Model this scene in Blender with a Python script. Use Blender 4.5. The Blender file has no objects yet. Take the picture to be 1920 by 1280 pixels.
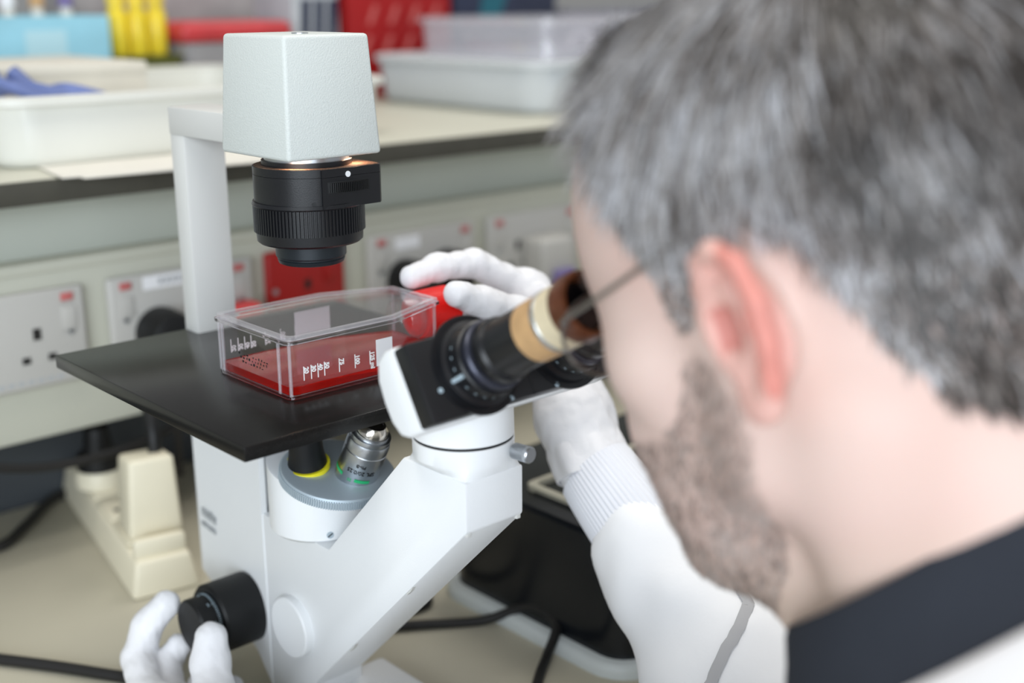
import bpy, bmesh, math, random
import numpy as np
from mathutils import Vector, Matrix, noise
from mathutils.bvhtree import BVHTree

random.seed(7); RNG = np.random.default_rng(7)
SC = bpy.context.scene
COL = SC.collection
PI = math.pi

# ------------------------------------------------------------------ camera, world, lights
cam_d = bpy.data.cameras.new('camera'); cam = bpy.data.objects.new('camera', cam_d); COL.objects.link(cam)
RX = (0.73347555, 0.18763328, -0.65330496)
RY = (-0.67969575, 0.19507862, -0.70707709)
RZ = (-0.00522536, 0.96267237, 0.27061894)
cam.matrix_world = Matrix((RX + (0.0,), RY + (0.0,), RZ + (0.23,), (0, 0, 0, 1)))
cam_d.sensor_width = 36.0
cam_d.lens = 36.0 * 2298.0 / 1920.0
cam_d.clip_start = 0.02
cam_d.dof.use_dof = True
cam_d.dof.focus_distance = 0.735
cam_d.dof.aperture_fstop = 3.1
SC.camera = cam

world = bpy.data.worlds.new('world'); SC.world = world; world.use_nodes = True
bg = world.node_tree.nodes['Background']
bg.inputs[0].default_value = (0.93, 0.96, 1.0, 1)
bg.inputs[1].default_value = 0.42

def area(name, loc, target, sx, sy, power, color):
    d = bpy.data.lights.new(name, 'AREA'); d.shape = 'RECTANGLE'; d.size = sx; d.size_y = sy
    d.energy = power; d.color = color
    o = bpy.data.objects.new(name, d); COL.objects.link(o)
    o.location = loc
    o.rotation_euler = (Vector(target) - Vector(loc)).to_track_quat('-Z', 'Y').to_euler()
    return o
# daylight from the window behind the camera, two ceiling panels
area('window_light', (-2.0, -1.45, 0.62), (0.45, 0.6, -0.05), 2.2, 1.6, 87, (0.84, 0.92, 1.0))
area('window_light', (-0.60, -2.2, 0.40), (0.45, 0.6, 0.0), 0.8, 1.3, 15, (0.80, 0.90, 1.0))
area('ceiling_light', (0.2, 0.5, 1.65), (0.2, 0.5, 0.0), 1.2, 0.6, 13, (1.0, 0.97, 0.91))
area('ceiling_light', (1.6, 1.0, 1.65), (1.5, 1.1, 0.0), 1.2, 0.6, 15, (1.0, 0.96, 0.9))

SC.view_settings.view_transform = 'Standard'
SC.view_settings.look = 'None'
SC.view_settings.gamma = 1.0
SC.view_settings.use_curve_mapping = False
SC.view_settings.exposure = 0.0
SC.cycles.max_bounces = 12
SC.cycles.transparent_max_bounces = 16
SC.cycles.transmission_bounces = 12

# ------------------------------------------------------------------ materials
def srgb(r, g, b):
    f = lambda c: (c / 12.92 if c <= 0.04045 else ((c + 0.055) / 1.055) ** 2.4)
    return (f(r / 255), f(g / 255), f(b / 255), 1.0)

def mat(name, rgb, rough=0.5, metal=0.0, bump=0.0, bscale=300.0, var=0.0, vscale=20.0, spec=0.5, trans=0.0, ior=1.45, sss=0.0, coat=0.0, attr=None, bdetail=3.0):
    m = bpy.data.materials.new(name); m.use_nodes = True
    nt = m.node_tree; n = nt.nodes; L = nt.links
    p = n['Principled BSDF']
    p.inputs['Base Color'].default_value = srgb(*rgb)
    p.inputs['Roughness'].default_value = rough
    p.inputs['Metallic'].default_value = metal
    p.inputs['Specular IOR Level'].default_value = spec
    p.inputs['Transmission Weight'].default_value = trans
    p.inputs['IOR'].default_value = ior
    p.inputs['Coat Weight'].default_value = coat
    if sss:
        p.inputs['Subsurface Weight'].default_value = sss
        p.inputs['Subsurface Radius'].default_value = (1.0, 0.35, 0.2)
        p.inputs['Subsurface Scale'].default_value = 0.006
    tc = n.new('ShaderNodeTexCoord')
    if attr:
        a = n.new('ShaderNodeVertexColor'); a.layer_name = attr
        src = a.outputs['Color']
    else:
        src = None
    if var:
        nz = n.new('ShaderNodeTexNoise'); nz.inputs['Scale'].default_value = vscale; nz.inputs['Detail'].default_value = 4
        L.new(tc.outputs['Object'], nz.inputs['Vector'])
        mp = n.new('ShaderNodeMapRange'); mp.inputs['From Min'].default_value = 0.3; mp.inputs['From Max'].default_value = 0.7
        mp.inputs['To Min'].default_value = 1 - var; mp.inputs['To Max'].default_value = 1 + var
        L.new(nz.outputs['Fac'], mp.inputs['Value'])
        mx = n.new('ShaderNodeMix'); mx.data_type = 'RGBA'; mx.blend_type = 'MULTIPLY'; mx.inputs['Factor'].default_value = 1.0
        if src: L.new(src, mx.inputs['A'])
        else: mx.inputs['A'].default_value = srgb(*rgb)
        L.new(mp.outputs['Result'], mx.inputs['B'])
        src = mx.outputs['Result']
    if src: L.new(src, p.inputs['Base Color'])
    if bump:
        nz = n.new('ShaderNodeTexNoise'); nz.inputs['Scale'].default_value = bscale; nz.inputs['Detail'].default_value = bdetail
        L.new(tc.outputs['Object'], nz.inputs['Vector'])
        b = n.new('ShaderNodeBump'); b.inputs['Strength'].default_value = bump; b.inputs['Distance'].default_value = 0.001
        L.new(nz.outputs['Fac'], b.inputs['Height']); L.new(b.outputs['Normal'], p.inputs['Normal'])
    return m

def clear_mat(name, tint=(1, 1, 1), gloss_ior=1.5, haze=0.0):
    """thin clear plastic wall: passes light straight, mirrors by Fresnel"""
    m = bpy.data.materials.new(name); m.use_nodes = True
    nt = m.node_tree; n = nt.nodes; L = nt.links; n.clear()
    out = n.new('ShaderNodeOutputMaterial'); tr = n.new('ShaderNodeBsdfTransparent'); gl = n.new('ShaderNodeBsdfGlossy')
    fr = n.new('ShaderNodeFresnel'); mx = n.new('ShaderNodeMixShader')
    tr.inputs[0].default_value = (*tint, 1); gl.inputs['Roughness'].default_value = 0.03
    ge = n.new('ShaderNodeNewGeometry'); io = n.new('ShaderNodeMix'); io.data_type = 'FLOAT'
    io.inputs['A'].default_value = gloss_ior; io.inputs['B'].default_value = 1.0 / gloss_ior
    L.new(ge.outputs['Backfacing'], io.inputs['Factor']); L.new(io.outputs['Result'], fr.inputs['IOR'])
    L.new(fr.outputs[0], mx.inputs[0]); L.new(tr.outputs[0], mx.inputs[1]); L.new(gl.outputs[0], mx.inputs[2])
    if haze:
        df = n.new('ShaderNodeBsdfDiffuse'); df.inputs[0].default_value = (0.9, 0.88, 0.92, 1)
        m2 = n.new('ShaderNodeMixShader'); m2.inputs[0].default_value = haze
        L.new(mx.outputs[0], m2.inputs[1]); L.new(df.outputs[0], m2.inputs[2]); L.new(m2.outputs[0], out.inputs[0])
    else:
        L.new(mx.outputs[0], out.inputs[0])
    return m

M = dict(
    scope=mat('scope_white', (239, 241, 242), 0.38, bump=0.12, bscale=900, spec=0.45),
    scope_grey=mat('scope_grey', (214, 214, 210), 0.42, bump=0.10, bscale=900, spec=0.4),
    lamp=mat('lamp_house_paint', (212, 217, 213), 0.45, bump=0.35, bscale=1100, spec=0.4),
    black=mat('black_anodised', (22, 23, 26), 0.34, bump=0.06, bscale=1500, var=0.1, vscale=80, spec=0.5),
    blackp=mat('black_plastic', (18, 19, 20), 0.5, bump=0.05, bscale=1200, spec=0.4),
    stage=mat('stage_black', (24, 23, 22), 0.20, bump=0.05, bscale=1800, var=0.10, vscale=400, spec=0.35),
    face=mat('black_face', (28, 29, 31), 0.38, spec=0.4, bump=0.04, bscale=900),
    silver=mat('brushed_silver', (196, 200, 204), 0.32, 1.0, bump=0.05, bscale=1500),
    turret=mat('matt_aluminium', (182, 195, 203), 0.5, 0.35, bump=0.05, bscale=1500),
    chrome=mat('chrome', (210, 205, 195), 0.12, 1.0),
    dust=mat('dusty_black', (112, 88, 72), 0.85, bump=0.5, bscale=1800, var=0.5, vscale=900),
    yellow=mat('yellow_ring', (238, 226, 40), 0.4),
    green=mat('green_ring', (40, 178, 112), 0.45),
    ink=mat('black_ink', (22, 24, 26), 0.6),
    greyink=mat('grey_ink', (168, 171, 173), 0.6),
    white=mat('white_paint', (236, 238, 240), 0.5),
    scale=mat('scale_ink', (168, 186, 196), 0.5),
    amber=mat('brown_eyecup', (92, 50, 28), 0.35, var=0.25, vscale=150),
    tape=mat('tan_tape', (196, 158, 112), 0.55, var=0.12, vscale=120, bump=0.2, bscale=300),
    cream=mat('cream_tape', (222, 208, 176), 0.5, var=0.08, vscale=120),
    lens=mat('dark_lens', (12, 10, 12), 0.06, spec=0.8),
    wtop=mat('bench_laminate', (186, 181, 163), 0.5, var=0.03, vscale=8, bump=0.03, bscale=400),
    shelf=mat('shelf_laminate', (196, 194, 178), 0.5, var=0.03, vscale=8),
    edge=mat('dark_edging', (70, 68, 60), 0.5, var=0.08, vscale=40),
    panel=mat('spine_panel', (178, 182, 172), 0.5, var=0.02, vscale=10),
    panel2=mat('spine_trunking', (188, 188, 174), 0.5, var=0.02, vscale=10),
    plate=mat('socket_white', (186, 184, 179), 0.4),
    hole=mat('pin_hole', (30, 28, 26), 0.8),
    red=mat('neon_red', (206, 60, 62), 0.4),
    redplate=mat('red_socket', (158, 22, 18), 0.42, var=0.06, vscale=30),
    dark=mat('dark_skirting', (62, 66, 70), 0.55, var=0.06, vscale=12),
    ivory=mat('ivory_plastic', (224, 217, 194), 0.42, var=0.03, vscale=20),
    tray=mat('tray_white', (222, 222, 214), 0.4, var=0.02, vscale=10),
    tray2=mat('tray_cool_white', (204, 208, 210), 0.4, var=0.02, vscale=10),
    neon=mat('neon_dull', (188, 104, 102), 0.4),
    paper=mat('paper', (226, 222, 212), 0.8, var=0.03, vscale=25),
    card=mat('card_white', (214, 209, 196), 0.75, var=0.05, vscale=20),
    bluebox=mat('pale_blue_card', (152, 206, 224), 0.5, var=0.14, vscale=12),
    ybottle=mat('yellow_plastic', (232, 206, 52), 0.3, var=0.14, vscale=30),
    ygreen=mat('olive_rack', (92, 96, 34), 0.5, var=0.2, vscale=40),
    redcard=mat('red_card', (150, 12, 14), 0.5, var=0.06, vscale=14),
    redtub=mat('red_lid', (190, 58, 62), 0.4, var=0.12, vscale=20),
    bluecard=mat('navy_card', (40, 46, 66), 0.5, var=0.15, vscale=12),
    teal=mat('teal_card', (30, 92, 106), 0.5, var=0.1, vscale=12),
    gown=mat('blue_glove', (104, 118, 166), 0.6, var=0.2, vscale=30),
    purple=mat('purple_cap_and_shadow', (120, 108, 158), 0.5),
    wall=mat('wall_paint', (150, 150, 150), 0.8, var=0.04, vscale=3),
    floor=mat('floor_vinyl', (110, 112, 114), 0.6, var=0.06, vscale=6),
    cable=mat('black_cable', (28, 27, 27), 0.5),
    glove=mat('white_glove', (238, 238, 241), 0.45, bump=0.9, bscale=110, sss=0.0, spec=0.3, bdetail=5),
    coat=mat('coat_cotton', (250, 251, 253), 0.85, bump=0.5, bscale=60, spec=0.2, bdetail=6),
    cuffm=mat('cuff_knit', (236, 238, 244), 0.9, bump=0.2, bscale=800, spec=0.15),
    trim=mat('grey_piping', (182, 182, 184), 0.8),
    collar=mat('charcoal_jersey', (50, 54, 62), 0.9, bump=0.25, bscale=500, var=0.06, vscale=30, spec=0.2),
    metal=mat('spectacle_metal', (150, 146, 142), 0.3, 1.0),
    appl=mat('black_gloss_case', (20, 23, 27), 0.2, spec=0.5),
    rim=mat('beige_trim', (190, 186, 168), 0.5),
    basew=mat('white_case', (206, 212, 212), 0.35),
    capred=mat('red_cap', (236, 36, 30), 0.42, sss=0.0),
    print_w=mat('white_print', (240, 240, 240), 0.6),
    label_w=mat('white_label', (238, 238, 240), 0.6),
)
M['skin'] = mat('skin', (226, 178, 158), 0.5, attr='tint', sss=0.06, spec=0.35, bump=0.08, bscale=500)
M['hair'] = mat('grey_hair', (120, 115, 112), 0.42, attr='tint', spec=0.5)
M['clear'] = clear_mat('clear_plastic', (0.975, 0.97, 0.975), 1.42)
M['clear_haze'] = clear_mat('clear_plastic_hazy', (0.96, 0.955, 0.96), 1.55, 0.05)
M['solid'] = mat('clear_plastic_solid', (250, 246, 250), 0.04, trans=1.0, ior=1.5)
M['rimclear'] = clear_mat('clear_rim', (0.97, 0.96, 0.97), 1.7, 0.16)
M['poly'] = clear_mat('clear_film', (0.93, 0.93, 0.94), 1.6, 0.18)

# ------------------------------------------------------------------ mesh helpers
def link(o, parent=None):
    COL.objects.link(o)
    if parent is not None: o.parent = parent
    return o

def empty(name, loc, label=None, cat=None, group=None, rz=0.0):
    o = bpy.data.objects.new(name, None); COL.objects.link(o); o.location = loc; o.rotation_euler = (0, 0, rz)
    o.empty_display_size = 0.02
    tag(o, label, cat, group)
    return o

def tag(o, label=None, cat=None, group=None, kind=None):
    if label: o['label'] = label
    if cat: o['category'] = cat
    if group: o['group'] = group
    if kind: o['kind'] = kind
    return o

class MB:
    """collects shapes into one bmesh; build() links it as one object"""
    def __init__(s): s.bm = bmesh.new()
    def _bev(s, geom, w, seg, ang=25):
        if w <= 0: return
        ed = [e for e in {e for v in geom for e in v.link_edges} if len(e.link_faces) == 2 and e.calc_face_angle(0) > math.radians(ang)]
        bmesh.ops.bevel(s.bm, geom=ed, offset=w, segments=seg, affect='EDGES', profile=0.5, clamp_overlap=True)
    def box(s, lo, hi, bevel=0.0, seg=2, mtx=None):
        lo, hi = Vector(lo), Vector(hi)
        r = bmesh.ops.create_cube(s.bm, size=1.0)
        d = hi - lo
        bmesh.ops.transform(s.bm, matrix=Matrix.Translation((lo + hi) / 2) @ Matrix.Diagonal((d.x, d.y, d.z, 1)), verts=r['verts'])
        if mtx: bmesh.ops.transform(s.bm, matrix=mtx, verts=r['verts'])
        s._bev(r['verts'], bevel, seg)
        return s
    def hull8(s, bottom, top, bevel=0.0, seg=2):
        vs = [s.bm.verts.new(p) for p in list(bottom) + list(top)]
        n = len(bottom)
        s.bm.faces.new(vs[:n][::-1]); s.bm.faces.new(vs[n:])
        for i in range(n):
            j = (i + 1) % n
            s.bm.faces.new((vs[i], vs[j], vs[n + j], vs[n + i]))
        bmesh.ops.recalc_face_normals(s.bm, faces=list({f for v in vs for f in v.link_faces}))
        s._bev(vs, bevel, seg)
        return s
    def prism(s, poly, f, a0, a1, bevel=0.0, seg=2):
        """poly of 2-D points, f(u, v, a) -> xyz, extruded from a0 to a1"""
        return s.hull8([f(u, v, a0) for u, v in poly], [f(u, v, a1) for u, v in poly], bevel, seg)
    def lathe(s, prof, org, axis, seg=48, cap=True, a0=0.0, xdir=None):
        org = Vector(org); ax = Vector(axis).normalized()
        x = Vector(xdir) if xdir else (Vector((0, 0, 1)) if abs(ax.z) < 0.9 else Vector((1, 0, 0)))
        x = (x - ax * x.dot(ax)).normalized(); y = ax.cross(x)
        rings = []
        for (t, r) in prof:
            c = org + ax * t
            if r <= 1e-6: rings.append([s.bm.verts.new(c)])
            else: rings.append([s.bm.verts.new(c + (x * math.cos(a0 + 2 * PI * i / seg) + y * math.sin(a0 + 2 * PI * i / seg)) * r) for i in range(seg)])
        fs = []
        for A, B in zip(rings, rings[1:]):
            if len(A) == 1 and len(B) == 1: continue
            for i in range(seg):
                j = (i + 1) % seg
                if len(A) == 1: fs.append(s.bm.faces.new((A[0], B[j], B[i])))
                elif len(B) == 1: fs.append(s.bm.faces.new((A[i], A[j], B[0])))
                else: fs.append(s.bm.faces.new((A[i], A[j], B[j], B[i])))
        if cap:
            for R in (rings[0], rings[-1]):
                if len(R) > 2: fs.append(s.bm.faces.new(R))
        bmesh.ops.recalc_face_normals(s.bm, faces=fs)
        return s
    def knurl(s, r0, r1, t0, t1, n, org, axis, duty=0.55):
        """ring of n ribs between radii r0 (groove) and r1 (rib)"""
        org = Vector(org); ax = Vector(axis).normalized()
        x = Vector((0, 0, 1)) if abs(ax.z) < 0.9 else Vector((1, 0, 0))
        x = (x - ax * x.dot(ax)).normalized(); y = ax.cross(x)
        pts = []
        for i in range(n):
            a = 2 * PI * i / n; w = 2 * PI / n
            for da, r in ((0, r0), (w * (1 - duty) * 0.8, r0), (w * (1 - duty), r1), (w * (1 - (1 - duty) * 0.2), r1)):
                pts.append((math.cos(a + da) * r, math.sin(a + da) * r))
        return s.hull8([org + ax * t0 + x * u + y * v for u, v in pts], [org + ax * t1 + x * u + y * v for u, v in pts])
    def tube(s, pts, r, seg=10, smooth=6, closed=False):
        P = catmull(pts, smooth, closed)
        n = len(P); rings = []
        t0 = (P[1] - P[0]).normalized()
        up = Vector((0, 0, 1)) if abs(t0.z) < 0.9 else Vector((1, 0, 0))
        nrm = (up - t0 * up.dot(t0)).normalized()
        for i in range(n):
            if closed: t = (P[(i + 1) % n] - P[i - 1]).normalized()
            else: t = (P[min(i + 1, n - 1)] - P[max(i - 1, 0)]).normalized()
            nrm = (nrm - t * nrm.dot(t)).normalized(); b = t.cross(nrm)
            rr = r(i / (n - 1)) if callable(r) else r
            rings.append([s.bm.verts.new(P[i] + (nrm * math.cos(2 * PI * k / seg) + b * math.sin(2 * PI * k / seg)) * rr) for k in range(seg)])
        fs = []
        prs = list(zip(rings, rings[1:])) + ([(rings[-1], rings[0])] if closed else [])
        for A, B in prs:
            for k in range(seg):
                j = (k + 1) % seg
                fs.append(s.bm.faces.new((A[k], A[j], B[j], B[k])))
        if not closed:
            fs.append(s.bm.faces.new(rings[0][::-1])); fs.append(s.bm.faces.new(rings[-1]))
        bmesh.ops.recalc_face_normals(s.bm, faces=fs)
        return s
    def loft(s, loops, cap=True, closed=True):
        R = [[s.bm.verts.new(p) for p in lp] for lp in loops]; fs = []
        for A, B in zip(R, R[1:]):
            n = len(A)
            for k in range(n if closed else n - 1):
                j = (k + 1) % n
                fs.append(s.bm.faces.new((A[k], A[j], B[j], B[k])))
        if cap: fs.append(s.bm.faces.new(R[0][::-1])); fs.append(s.bm.faces.new(R[-1]))
        bmesh.ops.recalc_face_normals(s.bm, faces=fs)
        return s
    def build(s, name, m, parent=None, sharp=32):
        me = bpy.data.meshes.new(name); s.bm.to_mesh(me); s.bm.free()
        return finish(me, name, m, parent, sharp)

def finish(me, name, m, parent=None, sharp=32):
    if m is not None: me.materials.append(m)
    if sharp is not None:
        me.polygons.foreach_set('use_smooth', [True] * len(me.polygons))
        me.set_sharp_from_angle(angle=math.radians(sharp))
    o = bpy.data.objects.new(name, me)
    link(o)
    if parent is not None:
        o.parent = parent; o.matrix_parent_inverse = mw(parent).inverted()
    return o

def mw(o):
    m = o.matrix_basis.copy()
    if o.parent: m = mw(o.parent) @ o.matrix_parent_inverse @ m
    return m

def catmull(pts, k=6, closed=False):
    P = [Vector(p) for p in pts]; n = len(P); out = []
    for i in range(n if closed else n - 1):
        if closed: a, b, c, d = P[i - 1], P[i], P[(i + 1) % n], P[(i + 2) % n]
        else: a, b, c, d = P[max(i - 1, 0)], P[i], P[i + 1], P[min(i + 2, n - 1)]
        for j in range(k):
            t = j / k
            out.append(0.5 * ((2 * b) + (c - a) * t + (2 * a - 5 * b + 4 * c - d) * t * t + (3 * b - a - 3 * c + d) * t ** 3))
    if not closed: out.append(P[-1])
    return out

def text_mesh(name, body, size, mtx, m, parent=None, extrude=0.0001, warp=None, align='LEFT', bold=0.0):
    cu = bpy.data.curves.new(name, 'FONT'); cu.body = body; cu.size = size; cu.extrude = extrude; cu.align_x = align; cu.offset = bold
    o = bpy.data.objects.new(name + '_src', cu); COL.objects.link(o)
    dg = bpy.context.evaluated_depsgraph_get(); dg.update()
    me = bpy.data.meshes.new_from_object(o.evaluated_get(dg))
    bpy.data.objects.remove(o); bpy.data.curves.remove(cu)
    me.name = name; me.materials.clear()
    if warp:
        for v in me.vertices: v.co = warp(v.co)
    else: me.transform(mtx)
    return finish(me, name, m, parent, None)

def frame_mtx(o, x, y):
    x = Vector(x).normalized(); y = Vector(y); y = (y - x * y.dot(x)).normalized(); z = x.cross(y)
    return Matrix(((x.x, y.x, z.x, o[0]), (x.y, y.y, z.y, o[1]), (x.z, y.z, z.z, o[2]), (0, 0, 0, 1)))

def copy_tree(o, parent=None):
    c = o.copy(); COL.objects.link(c)
    if parent is not None: c.parent = parent
    for ch in [x for x in bpy.data.objects if x.parent == o]: copy_tree(ch, c)
    return c

# ------------------------------------------------------------------ the setting
ZB = -0.25                                   # bench top
def struct(o): o['kind'] = 'structure'; return o
struct(MB().box((-2.5, -2.0, -1.17), (4.0, 1.96, -1.15)).build('floor', M['floor']))
struct(MB().box((-2.5, 1.90, -1.15), (4.0, 1.96, 1.7)).build('wall_back', M['wall']))

bench = empty('laboratory_bench', (0.6, 0.75, -1.15), 'pale laminate laboratory bench under the microscope', 'bench')
MB().box((-0.7, 0.435, ZB - 0.03), (2.3, 1.148, ZB), 0.003).build('worktop', M['wtop'], bench)
for x in (-0.66, 2.2):
    for y in (0.42, 1.08):
        MB().box((x, y + .02, -1.15), (x + 0.05, y + 0.05, ZB - 0.0305), 0.003).build('leg', M['panel'], bench)

spine = empty('service_spine', (0.6, 1.3, -1.15), 'grey-white service spine with trunking panel behind the bench', 'service unit')
MB().box((-0.7, 1.15, -1.15), (2.3, 1.17, 0.0675), 0.0).build('dark_back_panel', M['dark'], spine)
MB().box((-0.7, 1.020, -0.140), (2.3, 1.1499, 0.012), 0.004).build('socket_trunking', M['panel2'], spine)
MB().box((-0.7, 1.040, 0.012), (2.3, 1.1499, 0.0675), 0.002).build('upper_panel', M['panel'], spine)
MB().box((-0.7, 1.0175, 0.006), (2.3, 1.040, 0.016), 0.002).build('trunking_lip', M['panel2'], spine)

shelf = empty('bench_shelf', (0.6, 1.4, 0.069), 'long shelf with dark front edge, carrying white trays', 'shelf')
MB().box((-0.7, 0.993, 0.069), (2.3, 1.86, 0.089), 0.0015).build('shelf_board', M['shelf'], shelf)
MB().box((-0.7, 0.990, 0.0688), (2.3, 0.9932, 0.0885), 0.0008).build('front_edging', M['edge'], shelf)
for x in (-0.6, 0.8, 2.2):
    MB().box((x, 1.175, -1.15), (x + 0.04, 1.80, 0.069), 0.002).build('support', M['panel'], shelf)

# sockets -----------------------------------------------------------------
def socket(x0, label, red_only=False, w=0.146, mat_=None, halves=2, printed=False):
    z0, z1 = -0.0915, -0.0066; yf = 1.0195
    r = empty('socket_outlet', (x0 + w / 2, yf, (z0 + z1) / 2), label, 'socket', 'wall sockets on the trunking')
    pm = mat_ or M['plate']
    MB().box((x0, yf - 0.009, z0), (x0 + w, yf, z1), 0.004, 3).build('faceplate', pm, r)
    yf -= 0.009
    cx = [x0 + 0.0445, x0 + w - 0.0445] if halves == 2 else [x0 + w / 2]
    for k, c in enumerate(cx):
        s = -1 if k == 0 else 1
        if halves == 1: s = 0
        MB().box((c - 0.0035, yf - 0.0004, -0.0485), (c + 0.0035, yf + 0.003, -0.0385)).build('pin_hole', M['hole'], r)
        for d in (-0.0112, 0.0112):
            MB().box((c + d - 0.0036, yf - 0.0004, -0.068), (c + d + 0.0036, yf + 0.003, -0.0622)).build('pin_hole', M['hole'], r)
        sx = c + s * 0.0285 if halves == 2 else c + 0.026
        rk = MB().box((sx - 0.0065, yf - 0.0018, -0.044), (sx + 0.0065, yf, -0.024), 0.0015).build('switch', pm, r)
        MB().box((sx - 0.0055, yf - 0.0018, -0.0185), (sx + 0.0055, yf, -0.0115), 0.0008).build('neon_indicator', M['neon'], r)
        MB().lathe([(0, 0.0032), (0.0012, 0.0028)], (x0 + (0.0145 if k else w - 0.0145) if halves == 2 else x0 + 0.008, yf, -0.0455), (0, -1, 0), 14).build('fixing_screw', M['silver'], r)
    if printed:
        m = MB()
        for i in range(11):
            m.box((x0 + 0.03 + i * 0.0085, yf - 0.0003, -0.0858), (x0 + 0.0355 + i * 0.0085, yf, -0.0822))
        m.build('printed_line', M['greyink'], r)
    return r
socket(0.2835, 'left white double socket, nothing plugged in, row of print along its bottom', printed=True)
s2 = socket(0.451, 'white double socket behind the microscope pillar with one black plug')
lb = MB().box((0.484, 1.0099, -0.0215), (0.552, 1.0106, -0.0095), 0.0).build('sticker', M['label_w'], s2)
m = MB()
for i in range(8): m.box((0.499 + i * 0.006, 1.0096, -0.018), (0.503 + i * 0.006, 1.00995, -0.0125))
m.build('printed_line', M['greyink'], lb)
s3 = socket(0.7336, 'white double socket right of the red socket with two black plugs')
MB().box((0.768, 1.0099, -0.0255), (0.800, 1.0106, -0.0125)).build('sticker', M['label_w'], s3)
s4 = socket(0.899, 'white double socket nearest the operator with a white adaptor in it')
socket(1.064, 'white double socket at the far right end of the row')
socket(0.612, 'red square single socket seen behind the condenser', w=0.0915, mat_=M['redplate'], halves=1)

def plug(name, loc, label, m, r=0.0235, cat='plug', group=None, square=False):
    x, y, z = loc
    p = empty(name, (x, 1.0105, z), label, cat, group)
    if square:
        MB().box((x - 0.026, 1.0105 - 0.035, z - 0.028), (x + 0.026, 1.0105, z + 0.028), 0.006, 3).build('body', m, p)
        MB().box((x - 0.012, 1.0105 - 0.043, z - 0.028), (x + 0.02, 1.0105 - 0.035, z - 0.008), 0.003).build('painted_shadow', M['purple'], p)  # purple shadow at the adaptor, put in as a coloured block
    else:
        MB().lathe([(0, r * 0.98), (0.004, r), (0.024, r * 0.97), (0.031, r * 0.86), (0.034, r * 0.6), (0.0345, 0)], (x, 1.0105, z), (0, -1, 0), 36).build('body', m, p)
        MB().tube([(x, 1.0105 - 0.018, z - r * 0.7), (x, 1.0105 - 0.02, z - r - 0.02), (x + 0.004, 0.998, z - 0.075), (x + 0.006, 1.004, z - 0.14)], 0.0036, 8).build('cable', M['cable'], p)
    return p
plug('power_plug', (0.4955, 0, -0.0615), 'round black plug in the socket left of the white pillar', M['blackp'])
plug('power_plug', (0.7781, 0, -0.0585), 'round black plug in third white socket, left one of two', M['blackp'])
plug('power_plug', (0.8351, 0, -0.0560), 'round black plug in third white socket, half hidden by gloved fingers', M['blackp'])
plug('plug_adaptor', (0.976, 0, -0.063), 'white square adaptor plugged in behind the gloved hand', M['plate'], square=True, cat='adaptor')
pr = empty('red_plug', (0.568, 1.0105, -0.06), 'small red plug peeping out behind the white pillar', 'plug')
MB().box((0.556, 0.985, -0.078), (0.592, 1.0105, -0.046), 0.006, 3).build('body', M['red'], pr)
MB().box((0.566, 0.981, -0.068), (0.582, 0.985, -0.055), 0.0015).build('finger_grip', M['redplate'], pr)

# trays on the shelf -------------------------------------------------------
def rrect(cx, cy, w, d, r, z, n=6):
    out = []
    for sx, sy, a in ((1, 1, 0), (-1, 1, 90), (-1, -1, 180), (1, -1, 270)):
        for i in range(n + 1):
            t = math.radians(a + 90 * i / n)
            out.append((cx + sx * (w / 2 - r) + r * math.cos(t), cy + sy * (d / 2 - r) + r * math.sin(t), z))
    return out
def tray(name, x0, x1, y0, y1, z0, h, label, m, cat='tray', wall=0.003, lip=0.006, r=0.035, taper=0.008, group=None):
    cx, cy, w, d = (x0 + x1) / 2, (y0 + y1) / 2, x1 - x0, y1 - y0
    t = empty(name, (cx, cy, z0), label, cat, group)
    L = [rrect(cx, cy, w - 2 * taper - .02, d - 2 * taper - .02, r - .008, z0),
         rrect(cx, cy, w - 2 * taper - .006, d - 2 * taper - .006, r - .004, z0 + .003),
         rrect(cx, cy, w - 2 * taper, d - 2 * taper, r, z0 + .010),
         rrect(cx, cy, w - lip, d - lip, r, z0 + h - .008),
         rrect(cx, cy, w - 2 * wall - lip, d - 2 * wall - lip, r, z0 + h - .004),
         rrect(cx, cy, w - 2 * wall - 2 * taper, d - 2 * wall - 2 * taper, r, z0 + .014),
         rrect(cx, cy, w - 2 * wall - 2 * taper - .03, d - 2 * wall - 2 * taper - .03, r - .01, z0 + wall + .002)]
    MB().loft(L).build('body', m, t, 50)
    R = [rrect(cx, cy, w - lip - 2 * wall, d - lip - 2 * wall, r, z0 + h - .0035), rrect(cx, cy, w - lip - 2 * wall, d - lip - 2 * wall, r, z0 + h - .0005),
         rrect(cx, cy, w - lip + .002, d - lip + .002, r, z0 + h + .001), rrect(cx, cy, w + lip, d + lip, r + .003, z0 + h - .001),
         rrect(cx, cy, w + lip, d + lip, r + .003, z0 + h - .007), rrect(cx, cy, w - lip + .001, d - lip + .001, r, z0 + h - .006)]
    b = MB()
    b.loft(R + [R[0]], cap=False)
    b.build('rolled_rim', m, t, 50)
    return t
ZS = 0.089
tray('plastic_tray', 0.385, 0.80, 1.045, 1.41, ZS, 0.061, 'long white plastic tray left of the lamp house', M['tray'], group='white trays on the shelf')
tray('plastic_tray', 1.05, 1.40, 1.088, 1.435, ZS, 0.064, 'white plastic tray between the lamp house and the operator', M['tray2'], group='white trays on the shelf')
tray('plastic_tray', 1.10, 1.365, 1.122, 1.396, ZS + 0.006, 0.108, 'translucent inner tray nested inside the right white tray', M['poly'], wall=0.002, r=0.03, group='white trays on the shelf')
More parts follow.
